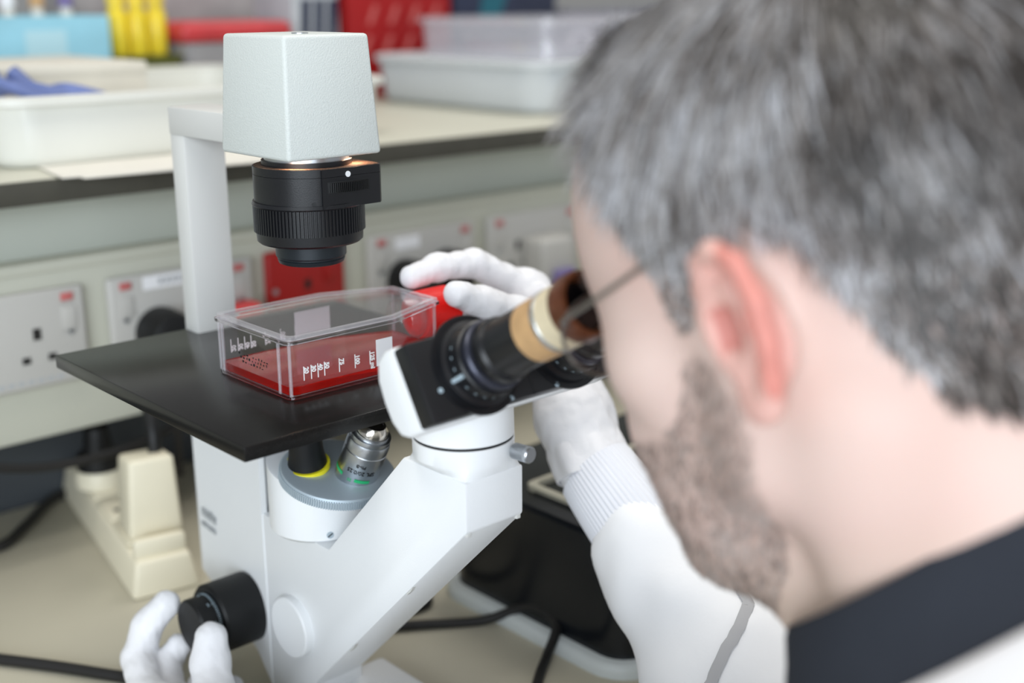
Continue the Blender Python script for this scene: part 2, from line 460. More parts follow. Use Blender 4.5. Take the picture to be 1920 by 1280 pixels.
# contents of the left tray
b = empty('carton', (0.56, 1.30, ZS + .01), 'flat cream carton lying in the left white tray', 'box')
MB().box((0.44, 1.20, ZS + .008), (0.600, 1.385, ZS + 0.078), 0.003).build('carton_body', M['card'], b)
MB().box((0.439, 1.199, ZS + 0.066), (0.601, 1.386, ZS + 0.080), 0.003).build('carton_lid', M['card'], b)
b = empty('disposable_glove', (0.47, 1.12, ZS + .06), 'crumpled blue disposable glove lying in the left white tray', 'glove')
mm = MB()
for k in range(5):
    x = 0.420 + 0.010 * k
    mm.tube([(x - .01, 1.185 - .004 * k, ZS + 0.066 + 0.010 * math.sin(k * 2)), (x + 0.004, 1.16 - .004 * k, ZS + 0.070 - 0.003 * k), (x + 0.018, 1.13 - .003 * k, ZS + 0.062 - 0.003 * (k % 2)), (x + 0.032 + .004 * k, 1.105, ZS + 0.054)], lambda u: 0.0075 - 0.003 * u, 8)
mm.tube([(0.413, 1.20, ZS + .070), (0.425, 1.195, ZS + .074), (0.44, 1.19, ZS + .066)], 0.012, 10)
mm.build('glove_body', M['gown'], b, 60)
# paper sheets under the left tray
for k, (dx, rot, lab) in enumerate(((0.0, -0.17, 'upper paper sheet sticking out under the left tray'), (0.012, -0.10, 'lower paper sheet sticking out under the left tray'))):
    t = Matrix.Translation((0.50, 1.02, ZS + 0.0016 - k * 0.0009)) @ Matrix.Rotation(rot, 4, 'Z')
    o = MB().box((-0.085 + dx, -0.060, -0.0004), (0.125 + dx, 0.15, 0.0004), mtx=t).build('paper_sheet', M['paper'])
    tag(o, lab, 'paper', 'papers under the tray')
# contents of the right tray: crumpled clear film
mm = MB()
for k in range(7):
    a = k * 0.9
    mm.tube([(1.19 + 0.012 * k, 1.17 + 0.02 * (k % 3), ZS + .075), (1.20 + 0.013 * k, 1.18, ZS + .088 + .006 * math.sin(a)), (1.225 + 0.012 * k, 1.20 + .015 * math.cos(a), ZS + .076)], 0.006, 7)
tag(mm.build('plastic_wrap', M['poly'], None, 60), 'crumpled clear plastic wrap lying in the right tray', 'wrap')

# things behind the trays --------------------------------------------------
YB = 1.47
b = empty('blue_carton', (0.60, YB + .05, ZS), 'pale blue open carton at the left end of the shelf', 'box')
MB().box((0.50, YB, ZS), (0.690, YB + .003, 0.211)).box((0.50, YB + .127, ZS), (0.690, YB + .13, 0.211)).box((0.50, YB + .003, ZS), (0.503, YB + .127, 0.211)).box((0.687, YB + .003, ZS), (0.690, YB + .127, 0.211)).box((0.503, YB + .003, ZS), (0.687, YB + .127, ZS + .003)).build('carton_walls', M['bluebox'], b)
MB().box((0.585, YB - .0006, ZS + .05), (0.635, YB, 0.195)).build('label_patch', mat('pale_patch', (176, 212, 222), 0.6), b)
for k in range(5):
    x = 0.520 + 0.036 * k
    o = empty('wash_bottle', (x, YB + .06, ZS + .003), ['white', 'orange capped', 'clear', 'white capped', 'purple capped'][k] + ' bottle standing in the blue carton, number %s from the left' % ['one', 'two', 'three', 'four', 'five'][k], 'bottle', 'bottles in the blue carton')
    MB().lathe([(0, .014), (.003, .016), (.10, .016), (.118, .007), (.13, .007)], (x, YB + .06, ZS + .003), (0, 0, 1), 20).build('bottle_body', M['tray'], o)
    MB().lathe([(.129, .009), (.155, .008), (.157, 0)], (x, YB + .06, ZS + .003), (0, 0, 1), 20).build('cap', [M['tray'], M['red'], M['white'], M['tape'], M['purple']][k], o)
# yellow bottles in an olive rack
rk = empty('tube_rack', (0.74, YB + .03, ZS), 'olive green rack holding yellow bottles', 'rack')
MB().box((0.700, YB - .002, ZS), (0.782, YB + .062, ZS + 0.066), 0.003).build('rack_body', M['ygreen'], rk)
MB().box((0.697, YB - .004, ZS + .066), (0.785, YB + .064, ZS + 0.072), 0.002).build('rack_top', M['ygreen'], rk)
for k in range(3):
    x = 0.714 + 0.0265 * k
    o = empty('yellow_bottle', (x, YB + .028, ZS + .072), ['left', 'middle', 'right'][k] + ' one of three yellow bottles on the olive rack', 'bottle', 'yellow bottles')
    MB().lathe([(0, .0115), (.002, .0125), (.050, .0125), (.058, .009), (.061, .009)], (x, YB + .028, ZS + .0721), (0, 0, 1), 24).build('bottle_body', M['ybottle'], o)
    MB().lathe([(.061, .011), (.078, .0108), (.079, 0)], (x, YB + .028, ZS + .0721), (0, 0, 1), 24).build('cap', M['ybottle'], o)
# clear tub with red lid
tb = empty('storage_tub', (0.862, YB + .06, ZS), 'clear tub with a red lid behind the lamp house', 'tub')
MB().loft([rrect(0.865, YB + .06, .14, .12, .012, ZS), rrect(0.865, YB + .06, .155, .13, .014, ZS + .085)]).build('tub_body', mat('tub_grey', (150, 148, 150), 0.3, var=.1), tb)
MB().box((0.782, YB - .01, ZS + .085), (0.948, YB + .13, ZS + .112), 0.010, 3).build('tub_lid', M['redtub'], tb)
g = empty('cardboard_box', (0.85, YB + .22, ZS), 'grey carton standing behind the red lidded tub', 'box')
MB().box((0.72, YB + .16, ZS), (1.00, YB + .30, ZS + .19), 0.002).build('carton_body', mat('grey_card', (160, 156, 156), .7, var=.15, vscale=25), g)
MB().box((0.7195, YB + .1595, ZS + .165), (1.0005, YB + .3005, ZS + .1905), 0.001).build('carton_flap', mat('grey_card_flap', (176, 170, 168), .7), g)
# teal-and-white carton
g = empty('teal_carton', (1.0, YB + .05, ZS), 'navy and white carton left of the red carton', 'box')
MB().box((0.955, YB, ZS), (1.030, YB + .10, ZS + .16), 0.002).build('carton_body', mat('pale_card', (172, 176, 180), .6, var=.12, vscale=20), g)
for k in range(3):
    f = lambda u, v, a: (0.957 + u, YB - a, ZS + .03 + v)
    MB().prism([(0.004 + .022 * k, .0), (.020 + .022 * k, .0), (.028 + .022 * k, .11), (.012 + .022 * k, .11)], f, 0.0002, 0.001).build('printed_stripe', M['bluecard'], g)
# red carton with white dashes
g = empty('red_carton', (1.13, YB + .06, ZS), 'dark red carton with slanted pale dashes above the lamp house', 'box')
MB().box((1.045, YB, ZS), (1.235, YB + .13, ZS + .19), 0.002).build('carton_body', M['redcard'], g)
MB().box((1.0445, YB - .0005, ZS + .155), (1.2355, YB + .1305, ZS + .1905), 0.001).build('carton_lid', M['redcard'], g)
dash = mat('pink_dash', (188, 96, 92), .6)
mm = MB()
for i in range(5):
    for j in range(4):
        x = 1.055 + .038 * i + .012 * j; z = ZS + .02 + .042 * j
        if x < 1.205: mm.prism([(0, 0), (.008, 0), (.020, .026), (.012, .026)], lambda u, v, a: (x + u, YB - .0005 - a, z + v), 0.0001, 0.0005)
mm.build('printed_dashes', dash, g)
g = empty('navy_carton', (1.42, YB + .06, ZS), 'long navy carton behind the right white tray', 'box')
MB().box((1.245, YB, ZS), (1.46, YB + .13, ZS + .19), 0.002).build('carton_body', M['bluecard'], g)
MB().prism([(1.29, .10), (1.33, .10), (1.37, .185), (1.31, .185)], lambda u, v, a: (u, YB - a, ZS + v), 0.0002, .001).build('printed_patch', M['teal'], g)
g = empty('grey_carton', (1.58, YB + .06, ZS), 'slate grey carton behind the operator\'s forehead', 'box')
MB().box((1.47, YB - .02, ZS), (1.76, YB + .12, ZS + .12), 0.002).build('carton_body', mat('slate_card', (104, 104, 116), .6, var=.1), g)
MB().box((1.4695, YB - .0205, ZS + .095), (1.7605, YB + .1205, ZS + .1205), 0.001).build('carton_lid', mat('slate_lid', (118, 118, 128), .6), g)

# bench-top left: power strip, plugs, cables --------------------------------
ps = empty('power_strip', (0.43, 0.99, ZB), 'ivory power strip on the bench left of the microscope', 'power strip', rz=-0.2)
T = Matrix.Translation((0.3915, 0.8865, ZB)) @ Matrix.Rotation(-0.2, 4, 'Z')
def P3(x, y, z): return T @ Vector((x, y, z))
def pbox(lo, hi, bev=.002): return MB().box(lo, hi, bev, 2, T)
MB().hull8([P3(*p) for p in ((0, 0, 0), (.058, 0, 0), (.058, .27, 0), (0, .27, 0))], [P3(*p) for p in ((.006, .004, .032), (.052, .004, .032), (.052, .266, .036), (.006, .266, .036))], .004, 3).build('body', M['ivory'], ps)
pbox((.007, .010, .030), (.051, .020, .048), .004).build('end_ridge', M['ivory'], ps)
for k in range(4):
    y = .035 + .058 * k
    o = pbox((.008, y, .034), (.050, y + .052, .0375), .0015).build('socket_face', M['ivory'], ps)
    for dx, dy in ((.029, .038), (.019, .018), (.039, .018)):
        pbox((dx - .0035, y + dy - .003, .0365), (dx + .0035, y + dy + .003, .0378), 0).build('pin_hole', M['hole'], o)
ad = empty('charger_adaptor', P3(.036, .050, .0375), 'tall ivory adaptor plugged into the power strip', 'adaptor')
MB().hull8([P3(*p) for p in ((.010, .034, .0380), (.056, .034, .0380), (.056, .074, .0380), (.010, .074, .0380))], [P3(*p) for p in ((.016, .040, .107), (.054, .040, .107), (.054, .080, .102), (.016, .080, .102))], .004, 3).build('body', M['ivory'], ad)
MB().tube([P3(.044, .062, .100), P3(.045, .066, .122), P3(.047, .085, .140), P3(.05, .125, .146)], .006, 10).build('cable_boot', M['blackp'], ad)
pp = empty('round_plug', P3(.022, .185, .0375), 'black plug on an ivory round base at the strip\'s far end', 'plug')
MB().lathe([(0, .023), (.012, .023), (.016, .021)], P3(.022, .185, .0378), (0, 0, 1), 30).build('plug_base', M['ivory'], pp)
MB().lathe([(.016, .020), (.030, .020), (.034, .014), (.056, .011), (.058, 0)], P3(.022, .185, .0378), (0, 0, 1), 30).build('body', M['blackp'], pp)

def cable(pts, r, label, name='power_cable', m=None):
    return tag(MB().tube(pts, r, 10, 8).build(name, m or M['cable'], None, 60), label, 'cable')
cable([(0.16, 0.98, ZB + .006), (0.245, 0.905, ZB + .0045), (0.275, 0.862, ZB + .0045), (0.302, 0.822, ZB + .0045), (0.328, 0.780, ZB + .0045), (0.345, .757, ZB + .0045), (.40, .80, ZB + .0045)], .0042, 'black cable crossing the bench by the left gloved hand')
cable([(0.30, 1.10, ZB + .0052), (0.345, 1.060, ZB + .0052), (0.385, 1.090, ZB + .0052), (0.430, 1.135, ZB + .0052), (0.47, 1.139, ZB + .0052), (0.55, 1.141, ZB + .0052)], .0048, 'black cable curling along the foot of the dark skirting')
cable([(0.22, 1.008, -.100), (0.29, 1.012, -.128), (0.335, 1.008, -.150), (0.39, 1.008, -.163), (0.46, 1.01, -.163), (0.55, 1.03, -.158), (0.62, 1.06, -.172), (0.64, 1.11, -.180)], .0042, 'black cable sagging in front of the trunking panel')

# bench-top right: black appliance and cables --------------------------------
ap = empty('bench_appliance', (0.72, 0.62, ZB), 'black gloss appliance on a white base, right of the microscope', 'appliance')
ax0, ax1, ay0, ay1 = 0.597, 0.86, 0.528, 0.728
acx, acy = (ax0 + ax1) / 2, (ay0 + ay1) / 2
MB().loft([rrect(acx, acy, ax1 - ax0 + .020, ay1 - ay0 + .020, .034, ZB), rrect(acx, acy, ax1 - ax0 + .020, ay1 - ay0 + .020, .034, ZB + .006), rrect(acx, acy, ax1 - ax0 + .016, ay1 - ay0 + .016, .030, ZB + .009), rrect(acx, acy, ax1 - ax0 + .01, ay1 - ay0 + .01, .028, ZB + .011)]).build('base', M['basew'], ap, 40)
MB().loft([rrect(acx, acy, ax1 - ax0, ay1 - ay0, .024, ZB + .010), rrect(acx, acy, ax1 - ax0, ay1 - ay0, .024, -.148), rrect(acx, acy, ax1 - ax0 - .006, ay1 - ay0 - .006, .022, -.145)]).build('case', M['appl'], ap, 40)
rm = [(.625, .56), (.625, .662), (.74, .662)]
MB().loft([rrect(.7375, .595, .236, .125, .008, -.1448), rrect(.7375, .595, .236, .125, .008, -.1405), rrect(.7375, .595, .224, .113, .006, -.1400), rrect(.7375, .595, .224, .113, .006, -.1448)], cap=False).build('rim', M['rim'], ap)
MB().box((ax0 + .02, ay0 + .02, -.1452), (ax1 - .02, .645, -.1435), .001).build('lid', M['appl'], ap)
cable([(0.47, .745, ZB + .004), (0.505, .712, ZB + .004), (0.535, .690, ZB + .004), (0.575, .661, ZB + .004), (0.596, .640, ZB + .015), (0.600, .622, ZB + .022), (0.597, .598, ZB + .018), (0.575, .585, ZB + .006), (0.552, .570, ZB + .004), (0.50, .53, ZB + .004)], .0038, 'black cable looping past the white appliance base')
cable([(0.50, .79, ZB + .004), (0.555, .765, ZB + .004), (0.572, .735, ZB + .004), (0.562, .712, ZB + .004), (0.53, .72, ZB + .004), (.49, .755, ZB + .004)], .0036, 'dark cable loop on the bench behind the microscope arm')

# ------------------------------------------------------------------ the inverted microscope
XC = 0.424; CX0 = XC
ms = empty('inverted_microscope', (XC, 0.63, ZB), 'white inverted microscope with black stage on the bench', 'microscope')
XL, XR = XC - 0.0215, XC + 0.0215
YZ = lambda u, v, a: (a, u, v)
# base and body
MB().prism([(0.450, .374), (.655, .374), (.655, .474), (.450, .474)], lambda u, v, a: (v, u, a), ZB + .0002, ZB + .018, .006, 3).build('base', M['scope'], ms)
body_front = [(0.4735, -.0250), (0.4735, -.0545), (.640, -.2240), (.640, -.2496), (.6905, -.2496), (.6905, -.111), (.6108, -.111), (.529, -.0250)]
body_rear = [(.6895, -.2496), (.690, -.2496), (.7125, -.2258), (.742, -.2020), (.8015, -.1955), (.8015, -.0095), (.689, -.0095)]
MB().prism(body_rear, YZ, XL + .010, XR - .010, .001, 2).build('rear_column', M['scope'], ms, 30)
MB().prism(body_front, YZ, XL, XR, .0014, 2).build('body', M['scope'], ms, 30)
# rear side plates (the slightly angled band that carries the lettering)
bp = MB()
bp.hull8([(XL - .0004, .690, -.2440), (XL + .004, .690, -.2440), (XL + .006, .7105, -.2258), (XL + .0016, .7105, -.2258)], [(XL - .0004, .690, -.0095), (XL + .004, .690, -.0095), (XL + .006, .7105, -.0095), (XL + .0016, .7105, -.0095)])
bp.hull8([(XL + .0016, .7105, -.2258), (XL + .006, .7105, -.2258), (XL + .014, .8020, -.1955), (XL + .0101, .8020, -.1955)], [(XL + .0016, .7105, -.0095), (XL + .006, .7105, -.0095), (XL + .014, .8020, -.0095), (XL + .0101, .8020, -.0095)])
bp.build('rear_side_panel', M['scope'], ms)
MB().box((XR - .0105, .6905, -.2250), (XR - .0005, .8010, -.0095), .001).build('far_side_panel', M['scope'], ms)
# underside groove lines of the arm
for (y, z) in ((.528, -.1097), (.590, -.1731)):
    MB().prism([(-.006, .0004), (.005, .0004), (.002, -.0012), (-.003, -.0012)], lambda u, v, a: (a, y + u * .7 - v * .1, z - .0004 - u * .7 + v), XL + .0006, XL + .0030).build('cover_clip', M['scope_grey'], ms)
for x in (XL + .0012, XR - .0045):
    MB().box((x, .4742, -.0578), (x + .0033, .4775, -.0545), .0005).build('cover_clip', M['scope_grey'], ms)
# stage
MB().box((XC - .113, .5474, -.0092), (XC + .113, .7897, 0.0), .0010, 2).build('stage', M['stage'], ms)
# pillar, arm, lamp house
pl = MB().box((XC - .016, .7713, -.0092), (XC + .016, .7905, .1405), .0018, 2).build('pillar', M['scope_grey'], ms)
MB().box((XC - .0166, .680, .1392), (XC + .0166, .7905, .1588), .0018, 2).build('arm', M['scope_grey'], ms)
lh = MB().hull8([(XC - .0340, .613, .1375), (XC + .0340, .613, .1375), (XC + .0340, .6895, .1375), (XC - .0340, .6895, .1375)],
                [(XC - .0302, .6175, .2095), (XC + .0302, .6175, .2095), (XC + .0302, .6855, .2095), (XC - .0302, .6855, .2095)], .0024, 3).build('lamp_house', M['lamp'], ms)
MB().lathe([(0, .005), (.0008, .005), (.0008, .0025), (.0002, 0)], (XC - .004, .640, .2094), (0, 0, 1), 20).build('screw', M['silver'], lh)
# warm light that leaks from the lamp onto the dusty lid below it
for gx, gy in ((CX0 + .020, -.020), (CX0 - .020, -.020)):
    area('lamp_glow', (gx, .6455 + gy, .1368), (gx + .002, .6455 + gy - .004, .10), .010, .010, .012, (1.0, .62, .40))
# condenser stack
CX, CY = XC, .6455
MB().lathe([(.1335, .0262), (.1380, .0262)], (CX, CY, 0), (0, 0, 1), 64).build('silver_collar', M['silver'], ms)
# aperture housing: cylinder with a flat-fronted block towards +X
def ap_outline(r, x1, dy0, cut=.0035, n=40):
    pts = []
    a0, a1 = math.radians(100), math.radians(268)
    for i in range(n + 1):
        a = a0 + (a1 - a0) * i / n
        pts.append((CX + r * math.cos(a), CY + r * math.sin(a)))
    pts += [(CX - .012, CY - r), (x1 - cut, CY - r), (x1, CY - r + cut), (x1, CY + .012), (x1 - .006, CY + .018), (CX + .02, CY + .028)]
    return pts
XYp = lambda u, v, a: (u, v, a)
out = ap_outline(.0335, CX + .0342, 0)
ah = MB().prism(out, XYp, .1075, .1262, .0004, 1).build('aperture_housing', M['black'], ms, 24)
MB().prism(ap_outline(.0335, CX + .0342, 0), XYp, .1264, .1312, .0006, 1).build('aperture_lid', M['black'], ms, 24)
MB().prism(ap_outline(.0325, CX + .0332, 0), XYp, .1312, .1315).build('dust_layer', M['dust'], ms)
MB().lathe([(.1255, .028), (.1345, .028)], (CX, CY, 0), (0, 0, 1), 40).build('inner_ring', M['black'], ms)
yf = CY - .0335
MB().box((.4158, yf - .0002, .1165), (.4472, yf + .004, .1236), .0004).build('wheel_slot', M['ink'], ms)
MB().knurl(.0300, .0312, .1172, .1229, 150, (.4315, yf + .0272, 0), (0, 0, 1)).build('aperture_wheel', M['blackp'], ms, 20)
MB().lathe([(0, .0018), (.0004, .0018), (.0004, 0)], (.4308, yf - .0001, .1274), (0, -1, 0), 20).build('white_dot', M['white'], ms)
MB().lathe([(0, .0014), (.0003, .0014), (.0003, 0)], (CX - .0335 * math.sin(math.radians(28)), CY - .0335 * math.cos(math.radians(28)), .1105), (-math.sin(math.radians(28)), -math.cos(math.radians(28)), 0), 14).build('set_screw_hole', M['ink'], ms)
MB().lathe([(.1095, .0345), (.1075, .0352), (.1065, .0345)], (CX, CY, 0), (0, 0, 1), 64).build('ring_shoulder', M['black'], ms)
kr = MB().knurl(.0336, .0347, .0905, .1066, 92, (CX, CY, 0), (0, 0, 1), .5).build('knurled_ring', M['black'], ms, 20)
MB().lathe([(.0908, .0330), (.0905, .0334), (.0845, .0330), (.0832, .0315), (.0832, .0)], (CX, CY, 0), (0, 0, 1), 64).build('lower_ring', M['black'], ms)
MB().lathe([(.084, .0222), (.0745, .0222), (.0736, .0216), (.0736, .0206), (.0728, .0206), (.0722, .0212), (.0700, .0205), (.0694, .0192), (.0694, .0)], (CX, CY, 0), (0, 0, 1), 64).build('lens_barrel', mat('satin_black', (36, 42, 47), .36, .3, bump=.1, bscale=2500), ms)
# nosepiece
NC = Vector((XC, .650, 0))
tn = Vector((0, -math.sin(math.radians(13.5)), math.cos(math.radians(13.5))))
TC = Vector((XC, .628, -.0690))
ring = lambda r, zf: [(NC.x + r * math.cos(t), NC.y + r * math.sin(t), zf(NC.y + r * math.sin(t))) for t in [2 * PI * k / 56 for k in range(56)]]
topz = lambda y: TC.z - .0045 + (y - TC.y) * math.tan(math.radians(13.5))
nh = MB().loft([ring(.0322, lambda y: -.1108), ring(.0336, lambda y: -.1100), ring(.0340, lambda y: -.1085), ring(.0340, lambda y: min(-.062, topz(y) - .0005)), ring(.0330, lambda y: min(-.0615, topz(y)))]).build('nosepiece_housing', M['scope'], ms, 30)
MB().lathe([(0, .0318), (-.0016, .0318)], (NC.x, NC.y, -.1100), (0, 0, 1), 56).build('nosepiece_foot_ring', M['silver'], ms)
sa = math.radians(246)
sp = Vector((NC.x + .034 * math.cos(sa), NC.y + .034 * math.sin(sa), -.1060))
sn = Vector((math.cos(sa), math.sin(sa), 0))
sc_ = MB().lathe([(0, .0024), (.0004, .0024), (.0004, 0)], sp - sn * .0002, sn, 18).build('housing_screw', M['turret'], ms)
MB().box((-.0019, -.0003, .0), (.0019, .0003, .0006), mtx=frame_mtx(sp, (-sn.y * .8, sn.x * .8, .6), (0, 0, 1)) @ Matrix.Rotation(0, 4, 'Z')).build('screw_slot', M['ink'], sc_)
tk = MB().knurl(.0372, .0380, -.0040, .0016, 150, TC, tn).build('turret_knurl', M['turret'], ms, 20)
MB().lathe([(.0010, .0376), (.0028, .0366), (.0034, .0352), (.0034, .0)], TC, tn, 72).build('turret_disc', M['turret'], ms)
# objective A (in use): black with yellow ring
oa = empty('objective', (XC, .650, -.07)); oa.parent = ms; oa.matrix_parent_inverse = mw(ms).inverted()
oa['label'] = 'black objective with a yellow ring'
obase = Vector((.4100, .6405, -.0690))
od = Vector((-.17, -.18, 1)).normalized()
MB().lathe([(-.004, .0140), (.003, .0143), (.0052, .0143)], obase, od, 48).build('lower_barrel', M['blackp'], oa)
MB().lathe([(.0052, .0146), (.0084, .0146)], obase, od, 48).build('yellow_ring', M['yellow'], oa)
MB().lathe([(.0084, .0128), (.018, .0112), (.030, .0108), (.036, .009), (.040, .008), (.040, 0)], obase, od, 48).build('upper_barrel', M['blackp'], oa)
# objective B: silver with green marks
ob = empty('objective', (XC, .612, -.08)); ob.parent = ms; ob.matrix_parent_inverse = mw(ms).inverted()
ob['label'] = 'silver objective with green marks and black lettering'
bt = Vector((.10, -.46, 1)).normalized()
bb = Vector((.4305, .6165, -.0690))
rB = .0142
MB().lathe([(-.006, .0128), (.0006, .0138), (.0022, rB), (.0235, rB), (.0240, rB - .0004), (.0246, rB), (.0300, rB), (.0318, .0136)], bb, bt, 56).build('barrel', M['silver'], ob)
MB().lathe([(.0312, .0130), (.0330, .0136), (.0352, .0132), (.0352, .0114), (.0372, .0111), (.0372, .0100)], bb, bt, 56).build('step_ring', M['silver'], ob)
MB().lathe([(.0368, .0104), (.0400, .0098), (.0430, .0074), (.0430, .0062)], bb, bt, 48).build('chrome_nose', M['chrome'], ob)
MB().lathe([(.0425, .0068), (.0432, .0054), (.0426, .0034), (.0424, 0)], bb, bt, 36).build('front_lens', M['lens'], ob)
# marks wrapped on the barrel: angle measured from the camera-facing direction
fx = Vector((-.60, -.80, 0)); fx = (fx - bt * fx.dot(bt)).normalized(); fy = bt.cross(fx)
def bwrap(s0, a0, r=rB + .00012, flip=1):
    def w(co):
        a = a0 + flip * co.x / rB
        return bb + bt * (s0 + flip * co.y) + (fx * math.cos(a) + fy * math.sin(a)) * (r + co.z)
    return w
def bpatch(s0, s1, a0, a1, n=10):
    m = MB(); loops = [[bb + bt * s0 + (fx * math.cos(a) + fy * math.sin(a)) * (rB + .0002) for a in np.linspace(a0, a1, n)],
                       [bb + bt * s1 + (fx * math.cos(a) + fy * math.sin(a)) * (rB + .0002) for a in np.linspace(a0, a1, n)]]
    m.loft(loops, cap=False, closed=False); return m
bpatch(.0048, .0072, -.10, .62).build('green_mark', M['green'], ob)
bpatch(.0052, .0076, -1.65, -.75).build('green_mark', M['green'], ob)
text_mesh('lettering', 'SPL 20/0.25', .0040, None, M['ink'], ob, warp=bwrap(.0138, .74, flip=-1), bold=.00005)
text_mesh('lettering', 'Ph-B', .0034, None, M['ink'], ob, warp=bwrap(.0186, .22, flip=-1), bold=.00005)
text_mesh('lettering', '20', .0030, None, M['green'], ob, warp=bwrap(.0062, -.22, flip=-1))
# binocular collar
CC = Vector((XC, .500, 0))
rect = [(XR - .001, .4745), (XR - .001, .5285), (XL + .001, .5285), (XL + .001, .4745)]
n = 64
def rectring(z):
    out = []
    for k in range(n):
        a = 2 * PI * k / n; c, s = math.cos(a), math.sin(a)
        t = min((.0205 / abs(c)) if abs(c) > 1e-6 else 9, (.0260 / abs(s)) if abs(s) > 1e-6 else 9)
        out.append((CC.x + c * t, CC.y + s * t, z))
    return out
circ = lambda r, z: [(CC.x + r * math.cos(2 * PI * k / n), CC.y + r * math.sin(2 * PI * k / n), z) for k in range(n)]
MB().loft([rectring(-.0255), [tuple(Vector(a).lerp(Vector(b), .72)) for a, b in zip(rectring(-.021), circ(.0290, -.021))], circ(.0290, -.0185), circ(.0292, -.0084)]).build('swivel_collar', M['scope'], ms, 40)
MB().lathe([(-.0086, .0284), (-.0064, .0284)], CC, (0, 0, 1), 64).build('black_seam_ring', M['ink'], ms)
MB().lathe([(-.0067, .0290), (.016, .0285)], CC, (0, 0, 1), 64).build('rotating_collar', M['scope'], ms)
ts = MB().lathe([(0, .0024), (.0035, .0024)], (.4372, .4745, -.0142), (.10, -1, 0), 20).build('thumb_screw', M['silver'], ms)
MB().knurl(.0043, .0047, .003, .0120, 36, (.4372, .4745, -.0142), (.10, -1, 0)).build('knurled_grip', M['silver'], ts, 25)
MB().lathe([(.0120, .0048), (.0140, .0048), (.0148, .0042), (.0148, 0)], (.4372, .4745, -.0142), (.10, -1, 0), 30).build('screw_head', M['silver'], ts)
# binocular head
ea = Vector((0, -.8617, .5075)); eb = -ea; eu = Vector((0, .5075, .8617))
F0 = Vector((0, .4515, .0477))
HX0, HX1 = .3555, .4925
FB = lambda u, v, a: tuple(Vector((a, 0, 0)) + F0 + eb * u + eu * v)
MB().prism([(.0105, .0222), (.0125, .0228), (.020, .0235), (.0285, .0205), (.0335, .0120), (.0350, 0), (.0345, -.0110), (.0310, -.0190), (.0240, -.0222), (.0105, -.0222)], FB, HX0, HX1, .0022, 3).build('head_housing', M['scope'], ms, 35)
MB().prism([(.0, .0215), (.0, -.0215), (.0125, -.0215), (.0125, .0215)], FB, HX0 - .0002, HX1 + .0002, .0018, 2).build('head_front_plate', M['face'], ms)
def eyepiece(x, label):
    e = empty('eyepiece', (x, F0.y, F0.z)); e.parent = ms; e.matrix_parent_inverse = mw(ms).inverted(); e['label'] = label
    o = Vector((x, F0.y, F0.z)) + eu * .0020
    MB().lathe([(-.001, .0268), (.0006, .0268), (.0006, .0250), (.0002, .0250)], o, ea, 60).build('base_ring', M['black'], e)
    MB().lathe([(0, .0235), (.0035, .0230), (.0045, .0205), (.013, .0198), (.0138, .0188)], o, ea, 60).build('dioptre_ring', M['black'], e)
    MB().lathe([(.0136, .0178), (.0150, .0186), (.0185, .0186), (.0195, .0176), (.021, .0176)], o, ea, 60).build('scale_ring', mat('satin_ring', (60, 62, 74), .3, .5), e)
    MB().lathe([(.0208, .0166), (.0222, .0172), (.0270, .0168), (.0290, .0152), (.0522, .0150)], o, ea, 60).build('tube', M['black'], e)
    MB().lathe([(.0520, .0152), (.0670, .0154), (.0670, .0146)], o, ea, 60).build('tan_tape', M['tape'], e)
    MB().lathe([(.0668, .0155), (.0674, .0158), (.0696, .0158), (.0700, .0155)], o, ea, 60).build('silver_band', M['silver'], e)
    MB().lathe([(.0698, .0154), (.0815, .0156), (.0815, .0146)], o, ea, 60).build('cream_tape', M['cream'], e)
    MB().lathe([(.0812, .0158), (.0840, .0168), (.0900, .0166), (.0925, .0160), (.0925, .0138), (.0880, .0128), (.0860, .0120)], o, ea, 60, cap=False).build('eyecup', M['amber'], e)
    MB().lathe([(.0850, .0128), (.0866, .0122), (.0872, .006), (.0874, 0)], o, ea, 40).build('eye_lens', M['lens'], e)
    mk = MB(); zx = Vector((1, 0, 0))
    for k in range(9):
        a = math.radians(150 + 16 * k)
        d = zx * math.cos(a) + eu * math.sin(a)
        mk.lathe([(0, .0011), (.0003, .0010), (.0003, 0)], o + d * .0199 + ea * .0075, d, 12)
    mk.build('scale_dots', M['scale'], e)
    a = math.radians(196); d = zx * math.cos(a) + eu * math.sin(a); t = -zx * math.sin(a) + eu * math.cos(a)
    MB().tube([o + d * .0215 + ea * .0045, o + d * .0208 + ea * .0085, o + d * .0203 + ea * .0120], .0012, 10).build('index_line', M['scale'], e)
    return e
eyepiece(XC - .0315, 'left eyepiece, wrapped in tan and cream tape')
eyepiece(XC + .0315, 'right eyepiece, mostly behind the operator\'s face')
fm = MB(); fm.prism([(-.0003, .0212), (-.0003, -.0212), (.0004, -.0212), (.0004, .0212)], FB, XC - .0006, XC + .0006); fm.build('front_seam', M['ink'], ms)
for (dx, du) in ((-.058, -.006), (-.0165, -.0195), (.0165, -.0195)):
    MB().lathe([(0, .0014), (.0006, .0013), (.0006, 0)], Vector((XC + dx, 0, 0)) + F0 + eu * du, ea, 14).build('face_screw', M['scale'], ms)
